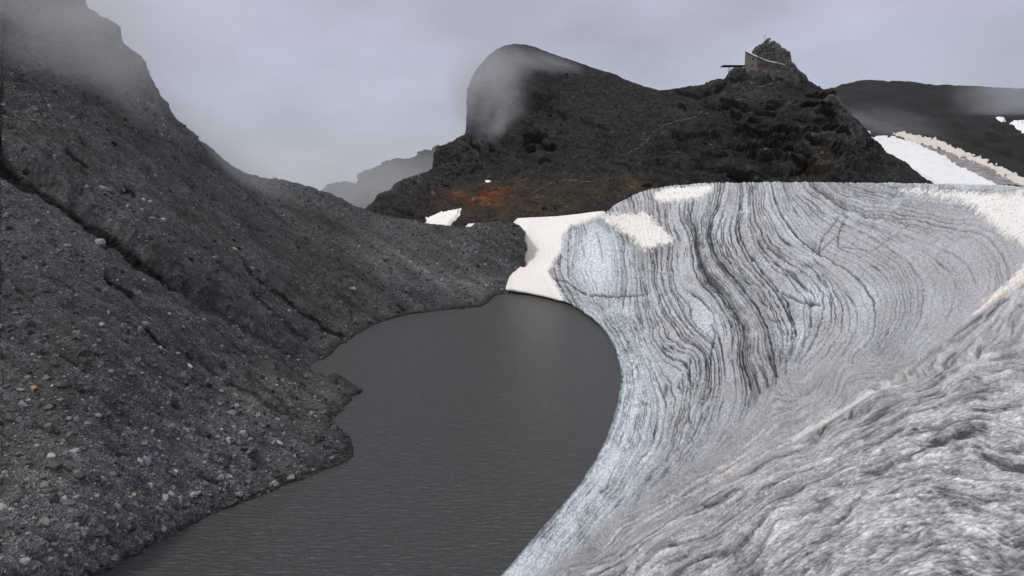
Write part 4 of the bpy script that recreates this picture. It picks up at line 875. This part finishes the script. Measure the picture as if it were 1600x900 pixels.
HERO = [
 (158, 377, 14, 15, .30, 'pale angular block on the lower lip of the long dark runnel', 30), (165, 295, 21, 8, .19, 'long pale slab lying above the dark runnel', 25),
 (193, 294, 10, 6, .13, 'grey block just right of the long pale slab above the runnel', 20), (238, 341, 10, 6, .17, 'flat grey stone on the bank above the runnel, left of a white stone', 10),
 (254, 345, 8, 7, .30, 'whitish stone on the bank above the dark runnel', 0), (337, 402, 10, 7, .22, 'pale stone on the mid slope above the end of the runnel', 10), (364, 391, 8, 7, .24, 'light round stone at the head of a thin dark gully', 0),
 (550, 452, 10, 6, .34, 'white stone on the brown slope above the left bay of the lake', 0), (534, 470, 7, 6, (.38, .22, .13), 'small orange stone on the brown slope above the lake', 0), (540, 478, 6, 5, .05, 'dark stone just below the small orange one', 0),
 (450, 486, 7, 6, .22, 'pale stone beside the thin gully, below the brown slope', 0), (470, 557, 6, 4, .28, 'tiny white stone right at the foot of the long runnel', 0), (380, 507, 7, 4, .24, 'thin pale stone on the lower edge of the runnel', 20),
 (461, 600, 5, 5, .38, 'small bright white stone near the pointed spit', 0), (487, 647, 9, 10, .20, 'upright pale stone above the shore south of the spit', 40), (361, 646, 15, 9, .18, 'broad light grey block in the middle of the lower slope', 5),
 (346, 610, 9, 6, .26, 'pale stone upslope of the broad light grey block', 0), (35, 511, 15, 19, .10, 'tall triangular grey block at the left side', 15), (24, 487, 13, 6, .11, 'flat grey slab above the tall triangular block', 0),
 (155, 531, 8, 6, .14, 'grey stone on the even gravel right of the triangular block', 0), (130, 547, 9, 9, .10, 'round grey stone on the even gravel', 0), (207, 585, 14, 10, .11, 'rounded grey boulder beside a small dark hollow', 0),
 (172, 581, 11, 7, .15, 'light grey stone left of the rounded grey boulder', 0), (71, 592, 14, 12, .17, 'rounded light grey boulder directly above the orange stone', 0), (51, 605, 9, 8, (.42, .26, .16), 'orange-tan stone in the cluster at the left', 30),
 (81, 601, 6, 5, .42, 'small white stone right of the orange-tan one', 0), (98, 603, 23, 14, .085, 'large dark layered slab right of the small white stone', 0), (32, 609, 12, 5, .24, 'flat whitish stone left of the orange-tan one', 0),
 (276, 554, 7, 6, .20, 'pale stone at the lower end of a short curved gully', 20), (297, 572, 11, 6, .42, 'bright white elongated stone on the middle slope', 50), (76, 637, 16, 11, .13, 'broad grey block below the dark layered slab', 0),
 (93, 626, 11, 7, .15, 'grey block just above and right of the broad grey one', 0), (66, 624, 8, 6, .2, 'light stone above the broad grey block', 0), (80, 711, 16, 11, .40, 'bright white block sitting above a dark block at the lower left', 0),
 (84, 731, 24, 16, .075, 'dark block directly below the bright white one', 0), (272, 737, 12, 6, .34, 'white flat stone on the lower middle slope', 5), (181, 794, 8, 15, .25, 'tall narrow pale stone near the bottom', -10),
 (142, 855, 14, 9, .19, 'light grey boulder close to the bottom shore', 15), (102, 866, 11, 7, .34, 'whitish stone near the bottom left', 10), (89, 896, 12, 6, .30, 'pale flat stone at the bottom edge', 0), (177, 871, 11, 9, (.27, .26, .21), 'yellowish grey boulder just above the waterline at the bottom', 0),
 (94, 774, 12, 10, .17, 'light grey boulder left of the middle, below the two dark blocks', 0), (124, 746, 18, 12, .06, 'dark flat-faced block right of the dark block under the white one', 0), (147, 744, 15, 14, .05, 'darkest pointed block at the right end of the row of dark blocks', 10),
 (417, 664, 8, 6, .34, 'bright stone on the light gravel near the shore point', 0), (206, 774, 12, 6, (.28, .25, .16), 'ochre tinted flat stone on the bottom slope', -15), (227, 669, 9, 6, .24, 'pale stone above the ochre tinted one', 0), (292, 674, 7, 8, .24, 'pale upright stone left of a grey block', 0),
 (301, 671, 14, 8, .11, 'grey block in the middle of the lower slope, beside a pale upright stone', 15), (150, 775, 8, 6, .30, 'white stone left of the ochre tinted one', 0), (537, 721, 13, 9, .035, 'wet dark boulder at the waterline by the rounded point', 0),
 (509, 728, 17, 8, .035, 'wet dark flat boulder at the waterline left of another', 0), (547, 712, 7, 5, .03, 'small wet stone at the very tip of the rounded point', 0), (472, 706, 7, 6, .2, 'pale stone set back from the shore behind the wet boulders', 0),
 (418, 719, 7, 7, .18, 'light stone on the gravel above the middle of the shore', 0), (362, 729, 8, 6, .2, 'pale stone low on the slope halfway along the shore', 0), (491, 650, 9, 5, .24, 'pale thin stone beside the upright one above the shore', 30),
 (158, 690, 10, 7, .12, 'grey stone in a dark patch of fine gravel', 0), (250, 790, 9, 8, .16, 'grey stone between the ochre stone and the shore', 0), (30, 660, 12, 8, .1, 'squat dark grey boulder at the far left under the cluster', 0),
 (640, 360, 0, 0, 0, '', 0)]
for (a, b, w_, h_, t, lab, tl) in HERO:
    if w_: boulder(a, b, w_, h_, t, lab, 'stones that stand out on the scree slope', tilt=tl)
ANCH = [((158, 377), 'the pale angular block by the runnel'), ((82, 720), 'the bright white block'), ((51, 605), 'the orange-tan stone'), ((35, 511), 'the triangular grey block'), ((297, 572), 'the elongated white stone'),
        ((361, 646), 'the broad light grey block'), ((181, 794), 'the tall narrow pale stone'), ((272, 737), 'the white flat stone'), ((142, 855), 'the light grey boulder'), ((206, 774), 'the ochre flat stone'),
        ((520, 725), 'the wet waterline boulders'), ((207, 585), 'the rounded boulder by the hollow'), ((417, 664), 'the bright gravel stone'), ((461, 600), 'the white stone near the spit'), ((301, 671), 'the mid-slope grey block')]
rr = random.Random(5); cnt = 0; used_l = set(); tries = 0
while cnt < 110 and tries < 6000:
    tries += 1
    a, b = rr.uniform(0, 600), rr.uniform(420, 895)
    if not inside(np.array([a]), np.array([b + 6]), [(-5, 380), (-5, 910), (150, 905)] + SHORE_L[:-5] + [(420, 420)])[0]: continue
    if b < 560 and rr.random() < .6: continue
    if min(math.dist((a, b), q[:2]) for q in HERO) < 14: continue
    (ax, ay), an = min(ANCH, key=lambda q: math.dist((a, b), q[0])); dd = math.dist((a, b), (ax, ay))
    tn = rr.choice([.06, .08, .1, .1, .12, .15, .2])
    tw = 'dark grey' if tn < .09 else 'grey' if tn < .13 else 'light grey'
    ang_ = math.degrees(math.atan2(ay - b, a - ax)) % 360
    dw = ['right of', 'up and right of', 'straight above', 'up and left of', 'left of', 'down and left of', 'straight below', 'down and right of'][int((ang_ + 22.5) // 45) % 8]
    lab = 'small %s stone %s %s %s' % (tw, 'just' if dd < 45 else 'somewhat' if dd < 90 else 'far', dw, an)
    if lab in used_l: continue
    used_l.add(lab); cnt += 1
    w_ = rr.uniform(6, 10) * (.8 + .5 * (b > 700))
    boulder(a, b, w_, w_ * rr.uniform(.5, .8), tn, lab, 'small grey stones bedded in the scree', tilt=rr.uniform(-30, 30), cat='stone', name='stone')

# ------------------------------------------------------------------ crags on the hut hill
def crag(label, crest, bot, Y0, seed, rough=1.0, tone=.055, slope=.22, step=.7):
    tf = interp(crest); x0, x1 = crest[0][0], crest[-1][0]
    def dp(a, b):
        e_ = np.clip((a - x0) / (x1 - x0), 0, 1); rnd = (1 - np.sqrt(np.clip(1 - (2 * e_ - 1) ** 2, 0, 1)))
        return 1 / (Y0 + slope * (bot - b) + rnd * 6)
    sh = Sheet(np.arange(x0, x1 + .01, step), np.linspace(0, 1, int((bot - min(p[1] for p in crest)) / step) + 2), lambda c_: tf(c_) + 1.1 * noise(c_ / 2.6, 0 * c_ + .5, seed=seed) + .9 * noise(c_ / 6, 0 * c_ + .5, seed=seed + 1), lambda c_: bot + 0 * c_, dp, [(1, .2), (3, 1.5), (7, 5), (12, 14)])
    X, Y, Z = sh.P[..., 0], sh.P[..., 1], sh.P[..., 2]
    q = ridged(X / 3.2, Y / 3.2, (Z + .3 * X) / 2.2, 4, seed=seed + 2, g=.6); q2 = noise(X / 5, Y / 5, Z / 9, seed=seed + 3); q3 = fbm(X / 1.2, Y / 1.2, Z / 1.0, 3, seed=seed + 4)
    e_ = smooth(0, 7, sdf(sh.PX, sh.PY, list(crest) + [(x1, bot + 60), (x0, bot + 60)])); e_ = .2 + .8 * e_; e_[:, :sh.nb] = .2
    sh.displace((1.1 * q + 1.4 * q2 + .35 * q3) * rough * e_); sh.normals()
    t = np.clip(tone * (1 + .55 * q + .5 * q3) + .03 * smooth(.3, .8, fbm(X / 2.5, Y / 2.5, Z / 1.5, 3, seed=seed + 5)), .012, .2)
    sh.build('rock_crag', M_ROCK, t[..., None] * np.array((1.0, .99, .95)), faceted=True, label=label, category='rock')
    return sh
crag('craggy rock tower rising behind the stone hut, topped by a leaning slab', [(1168, 118), (1171, 95), (1175, 83), (1177, 78), (1182, 73), (1187, 70), (1193, 67), (1203, 65.5), (1210, 65), (1213, 68), (1218, 70), (1221, 74), (1227, 75.5), (1231, 79), (1234, 80), (1236, 87), (1233, 92), (1236, 97), (1242, 100), (1246, 108), (1252, 112), (1256, 116), (1259, 117.5), (1262, 122), (1264, 130)], 132, 315, 801, tone=.05, rough=1.25)
crag('dark rock knob under the thin platform, left of the hut', [(1130, 126), (1134, 120), (1137, 114), (1142, 109), (1147, 105), (1156, 105), (1163, 104.5), (1169, 108), (1176, 112), (1184, 126)], 132, mount.at(1156, 131)[0].y + .5, 821, tone=.032)
crag('low layered rock ledge on which the hut stands', [(1160, 122), (1166, 115), (1172, 110.5), (1190, 109.5), (1202, 108.5), (1215, 109), (1226, 108.5), (1236, 112), (1246, 120), (1252, 126)], 133, mount.at(1205, 132)[0].y + .6, 841, tone=.042, rough=.8)
crag('low dark outcrop at the saddle, left of the rock knob', [(1106, 134), (1112, 127), (1120, 124), (1130, 125), (1138, 131), (1141, 136)], 142, mount.at(1122, 140)[0].y + .5, 861, tone=.03, rough=.6)
crag('bulging pale-flecked buttress on the right flank of the hut hill', [(1276, 172), (1288, 156), (1297, 148), (1305, 150), (1315, 162), (1325, 172), (1336, 188), (1348, 205), (1352, 222)], 232, mount.at(1312, 230)[0].y + 2, 871, tone=.045, rough=1.5)
crag('dark rounded rock nose at the left end of the mountain', [(674, 300), (677, 262), (679, 244), (684, 233), (694, 228), (704, 226), (716, 220), (728, 222), (745, 240), (756, 262)], 292, mount.at(710, 290)[0].y + 2, 881, tone=.032, rough=1.5)

# ------------------------------------------------------------------ the stone hut
M_WALL = mat_plain('hut_masonry', (.135, .125, .112), rough=.95, amt=.45, scale=2.2, bump=.8)
M_ROOF = mat_plain('weathered_roof', (.60, .59, .54), rough=.6, amt=.12, scale=.9)
M_DARK = mat_plain('dark_glass', (.015, .015, .018), rough=.2, amt=.1)
M_FRAME = mat_plain('window_frame', (.12, .10, .08), rough=.8)
M_RED = mat_plain('red_shutter', (.16, .035, .025), rough=.7)
M_LIGHTP = mat_plain('pale_paint', (.55, .55, .55), rough=.7, amt=.05)
M_WOOD = mat_plain('dark_timber', (.05, .045, .04), rough=.85)
M_STEEL = mat_plain('grey_steel', (.16, .16, .16), rough=.6, metallic=.2)
def at(px, py, Y):
    a = unproj(px, py, Y); return Vector((float(a[0]), float(a[1]), float(a[2])))
def box_bm(bm, lo, hi, f=lambda p: p):
    vs = [bm.verts.new(f(Vector((x, y, z)))) for x in (lo[0], hi[0]) for y in (lo[1], hi[1]) for z in (lo[2], hi[2])]
    for q in ((0, 1, 3, 2), (4, 6, 7, 5), (0, 4, 5, 1), (2, 3, 7, 6), (0, 2, 6, 4), (1, 5, 7, 3)): bm.faces.new([vs[k] for k in q])
def bm_obj(name, bm, mat, parent=None, bevel=0):
    bmesh.ops.recalc_face_normals(bm, faces=bm.faces)
    if bevel: bmesh.ops.bevel(bm, geom=bm.edges[:], offset=bevel, segments=1, affect='EDGES')
    me = bpy.data.meshes.new(name); bm.to_mesh(me); bm.free()
    return link(name, me, mat, parent)
K = at(1182, 109.5, 301)
hut = thing('mountain_hut', 'stone mountain hut with curved pale roof built against the rock tower', 'hut', K)
hut.rotation_euler = (0, 0, math.radians(20))
def rh(u, v): return 3.2 + 1.95 * (1 - min(u, 9.7) / 9.7) ** 1.9 + 3.3 * max(0, 1 - (max(u, 0) / 15) ** 2) * (v / 7.6) - .18 * max(0, u - 9.7)
LU, LV = 9.6, 7.6
def wall_strip(name, n, f_bot, f_top, thick):     # a wall whose head follows the roof
    bm = bmesh.new(); rows = []
    for k in range(n + 1):
        a_, b_ = f_bot(k / n), f_top(k / n)
        rows.append([bm.verts.new(a_), bm.verts.new(b_), bm.verts.new(b_ + thick), bm.verts.new(a_ + thick)])
    for r0, r1 in zip(rows[:-1], rows[1:]):
        for q in range(4): bm.faces.new((r0[q], r0[(q + 1) % 4], r1[(q + 1) % 4], r1[q]))
    bm.faces.new(rows[0]); bm.faces.new(rows[-1][::-1])
    return bm_obj(name, bm, M_WALL, hut)
wall_strip('front_wall', 12, lambda t: Vector((LU * t, 0, -2.2)), lambda t: Vector((LU * t, 0, rh(LU * t, 0) - .05)), Vector((0, .45, 0)))
wall_strip('side_wall', 6, lambda t: Vector((0, .452 + (LV - .452) * t, -2.2)), lambda t: Vector((0, .452 + (LV - .452) * t, rh(0, LV * t) - .05)), Vector((.45, 0, 0)))
wall_strip('back_wall', 12, lambda t: Vector((.452 + (LU - .452) * t, LV - .45, -2)), lambda t: Vector((.452 + (LU - .452) * t, LV - .45, rh(LU * t, LV) - .06)), Vector((0, .44, 0)))
wall_strip('end_wall', 6, lambda t: Vector((LU - .45, .452 + (LV - .92) * t, -2)), lambda t: Vector((LU - .45, .452 + (LV - .92) * t, rh(LU, LV * t) - .06)), Vector((.44, 0, 0)))
bm = bmesh.new(); box_bm(bm, (LU + .003, 1.1, -2.2), (LU + 3.2, 5, 2.55)); bm_obj('annex', bm, M_WALL, hut)
bm = bmesh.new(); nu, nv = 26, 8; U0, U1, V0, V1 = -.55, LU + 3.6, -.55, LV + .3; g = []
for dz in (.0, .28):
    g.append([[bm.verts.new((U0 + (U1 - U0) * i / nu, V0 + (V1 - V0) * (j / nv) * (1 if i < 20 else 1 - .1 * (i - 20)), rh(max(0, U0 + (U1 - U0) * i / nu), V0 + (V1 - V0) * j / nv) + dz)) for j in range(nv + 1)] for i in range(nu + 1)])
for L_ in g:
    for i in range(nu):
        for j in range(nv): bm.faces.new((L_[i][j], L_[i + 1][j], L_[i + 1][j + 1], L_[i][j + 1]))
for i in range(nu):
    for j in (0, nv): bm.faces.new((g[0][i][j], g[0][i + 1][j], g[1][i + 1][j], g[1][i][j]))
for j in range(nv):
    for i in (0, nu): bm.faces.new((g[0][i][j], g[0][i][j + 1], g[1][i][j + 1], g[1][i][j]))
roof = bm_obj('roof', bm, M_ROOF, hut)
for (u_, v_) in ((4.4, 4.6), (5.2, 3.0), (6.6, 4.3), (7.2, 2.6)):
    bm = bmesh.new(); z_ = rh(u_, v_) + .3; box_bm(bm, (u_, v_, z_ - .5), (u_ + .7, v_ + .8, z_ + .06)); bm_obj('skylight', bm, M_DARK, roof)
def window(u_, z_, w_, h_, face, pane=M_DARK, frame=M_FRAME, name='window'):
    bm = bmesh.new(); t = .16
    def put(a0, a1, z0, z1, d0, d1):
        if face == 'front': box_bm(bm, (a0, -d1, z0), (a1, -d0, z1))
        else: box_bm(bm, (-d1, a0, z0), (-d0, a1, z1))
    put(u_, u_ + w_, z_, z_ + t, -.1, .09); put(u_, u_ + w_, z_ + h_ - t, z_ + h_, -.1, .09)
    put(u_, u_ + t, z_ + t + .002, z_ + h_ - t - .002, -.1, .088); put(u_ + w_ - t, u_ + w_, z_ + t + .002, z_ + h_ - t - .002, -.1, .088)
    wn = bm_obj(name, bm, frame, hut)
    bm = bmesh.new(); put(u_ + t, u_ + w_ - t, z_ + t, z_ + h_ - t, -.1, .03); bm_obj('pane', bm, pane, wn)
    return wn
for a_ in (.9, 2.2, 4.4): window(a_, 1.2, 1.15, 1.15, 'front')
w_ = window(3.3, 1.2, 1.0, 1.15, 'front')
for a_ in (.35, 2.05): 
    bm = bmesh.new(); box_bm(bm, (a_ + .02, -.13, 1.2), (a_ + .5, -.02, 2.3)); bm_obj('shutter', bm, M_RED, hut)
bm = bmesh.new(); box_bm(bm, (.4, -.2, 2.42), (5.7, -.02, 2.62)); bm_obj('lintel', bm, M_RED, hut)
window(6.5, 1.1, .9, 1.0, 'front'); window(8.0, 1.1, 1.0, 1.1, 'front')
window(1.6, 4.1, 1.5, .95, 'side'); window(2.0, 1.5, 1.4, 1.3, 'side')
d_ = window(2.4, -1.5, 2.4, 1.9, 'side', name='doorway')
bm = bmesh.new(); box_bm(bm, (-.14, 3.1, -1.6), (-.05, 3.9, .3)); o_ = bm_obj('door', bm, M_LIGHTP, hut); o_['label'] = 'white door leaf'
# platform on a post
Pl = at(1139, 110.5, 300)
pf = thing('platform', 'thin dark platform cantilevered over the rock knob on one slender post', 'platform', Pl)
q0 = at(1128, 103.2, 300) - Pl; q1 = at(1163.5, 103.6, 300) - Pl
bm = bmesh.new(); box_bm(bm, (q0.x, -2.2, q0.z - .17), (q1.x, 2.6, q0.z + .12)); bm_obj('deck', bm, M_WOOD, pf, .03)
bm = bmesh.new(); box_bm(bm, (q0.x + .8, -1.9, q0.z - .47), (q1.x - .2, -1.65, q0.z - .173)); bm_obj('beam', bm, M_WOOD, pf)
bm = bmesh.new(); bmesh.ops.create_cone(bm, cap_ends=True, segments=10, radius1=.16, radius2=.16, depth=q0.z - .17 + 2.5)
for v in bm.verts: v.co.z += (q0.z - .17 - 2.5) / 2
po = bm_obj('post', bm, M_STEEL, pf)
# leaning slab and cross on top of the tower
sl = at(1198, 65.8, 325)
bm = bmesh.new(); box_bm(bm, (-1.35, -1.0, -1.2), (1.35, 1.0, 1.6), lambda p: Vector((p.x * (1 - .12 * p.z) + .75 * p.z, p.y, p.z + .12 * p.x)))
bmesh.ops.subdivide_edges(bm, edges=bm.edges[:], cuts=3, use_grid_fill=True)
for v in bm.verts: v.co += Vector((random.uniform(-.1, .1), random.uniform(-.1, .1), random.uniform(-.1, .1)))
me = bpy.data.meshes.new('leaning_slab'); bmesh.ops.recalc_face_normals(bm, faces=bm.faces); bm.to_mesh(me); bm.free()
M_SLAB = mat_plain('slab_rock', (.09, .088, .08), rough=.9, amt=.3, scale=1.2, bump=.6)
so = link('leaning_slab', me, M_SLAB, label='leaning rock slab perched on top of the rock tower', category='rock'); so.location = sl + Vector((0, 0, .35)); so.scale = (.72, .72, .72)
cb = at(1195.3, 60.5, 324)
cross = thing('summit_cross', 'slender summit cross standing on the leaning slab above the hut', 'cross', cb)
bm = bmesh.new(); box_bm(bm, (-.06, -.06, -1.3), (.06, .06, 1.85)); bm_obj('post', bm, M_STEEL, cross)
bm = bmesh.new(); box_bm(bm, (-.42, -.05, 1.15), (-.062, .05, 1.27)); box_bm(bm, (.062, -.05, 1.15), (.42, .05, 1.27)); bm_obj('crossbar', bm, M_STEEL, cross)

# ------------------------------------------------------------------ drifting mist and thin haze
def mist(px, py, Y, rx, ry, rz_, dens, seed, scale=1.6, cut=(.40, .62), rot=0, col=(.93, .94, .97)):
    bm = bmesh.new(); bmesh.ops.create_icosphere(bm, subdivisions=3, radius=1)
    me = bpy.data.meshes.new('mist'); bm.to_mesh(me); bm.free()
    m = bpy.data.materials.new('mist'); m.use_nodes = True; nt = m.node_tree; nt.nodes.clear()
    o_ = N(nt, 'ShaderNodeOutputMaterial'); pv = N(nt, 'ShaderNodeVolumePrincipled'); pv.inputs['Color'].default_value = col + (1,); pv.inputs['Anisotropy'].default_value = .15
    tc = N(nt, 'ShaderNodeTexCoord'); ln = N(nt, 'ShaderNodeVectorMath', operation='LENGTH'); nt.links.new(tc.outputs['Object'], ln.inputs[0])
    fo = N(nt, 'ShaderNodeMapRange', interpolation_type='SMOOTHSTEP'); fo.inputs[1].default_value = .98; fo.inputs[2].default_value = .15; nt.links.new(ln.outputs['Value'], fo.inputs[0])
    nz = N(nt, 'ShaderNodeTexNoise', noise_dimensions='4D'); nz.inputs['W'].default_value = seed * 3.7; nz.inputs['Scale'].default_value = scale; nz.inputs['Detail'].default_value = 4; nz.inputs['Roughness'].default_value = .55; nz.inputs['Distortion'].default_value = .5
    nt.links.new(tc.outputs['Object'], nz.inputs['Vector'])
    mr = N(nt, 'ShaderNodeMapRange'); mr.inputs[1].default_value = cut[0]; mr.inputs[2].default_value = cut[1]; nt.links.new(nz.outputs[0], mr.inputs[0])
    m1 = N(nt, 'ShaderNodeMath', operation='MULTIPLY'); nt.links.new(fo.outputs[0], m1.inputs[0]); nt.links.new(mr.outputs[0], m1.inputs[1])
    m2 = N(nt, 'ShaderNodeMath', operation='MULTIPLY'); nt.links.new(m1.outputs[0], m2.inputs[0]); m2.inputs[1].default_value = dens
    nt.links.new(m2.outputs[0], pv.inputs['Density']); nt.links.new(pv.outputs[0], o_.inputs['Volume'])
    ob = link('mist', me, m, kind='stuff'); ob.location = at(px, py, Y); ob.scale = (rx, ry, rz_); ob.rotation_euler = (0, math.radians(rot), 0)
    return ob
mist(560, 292, 585, 150, 120, 52, .0065, 1, 1.4, (.15, .5))            # bank in the gap, hiding the distant ridge
mist(768, 150, 366, 29, 34, 36, .055, 2, 1.7, (.36, .60), col=(.86, .86, .88))               # on the dome
mist(785, 205, 338, 15, 16, 26, .06, 3, 1.5, (.34, .6), col=(.86, .86, .88))
mist(875, 118, 385, 40, 18, 11, .06, 4, 1.6, (.36, .6), rot=22, col=(.86, .86, .88))
mist(70, 20, 128, 42, 26, 16, .036, 5, 1.5, (.40, .62), col=(.84, .84, .86))                # round the top left crags
mist(180, 90, 150, 26, 18, 18, .034, 6, 1.5, (.38, .6), col=(.84, .84, .86))
mist(320, 225, 200, 36, 14, 11, .06, 7, 1.6, (.34, .6), rot=38, col=(.84, .84, .86))
mist(1590, 150, 640, 60, 60, 34, .014, 8, 1.5, (.3, .6))               # right ridge
mist(1360, 190, 520, 70, 40, 14, .008, 9, 1.6, (.36, .62), rot=10)
def haze():
    bm = bmesh.new(); box_bm(bm, (-3010, -2510, -171), (3010, 4510, 240)); me = bpy.data.meshes.new('haze'); bmesh.ops.recalc_face_normals(bm, faces=bm.faces); bm.to_mesh(me); bm.free()
    m = bpy.data.materials.new('haze'); m.use_nodes = True; nt = m.node_tree; nt.nodes.clear()
    o_ = N(nt, 'ShaderNodeOutputMaterial'); pv = N(nt, 'ShaderNodeVolumePrincipled'); pv.inputs['Color'].default_value = (.9, .92, .97, 1); pv.inputs['Density'].default_value = .000015
    nt.links.new(pv.outputs[0], o_.inputs['Volume']); link('haze', me, m, kind='stuff')
haze()
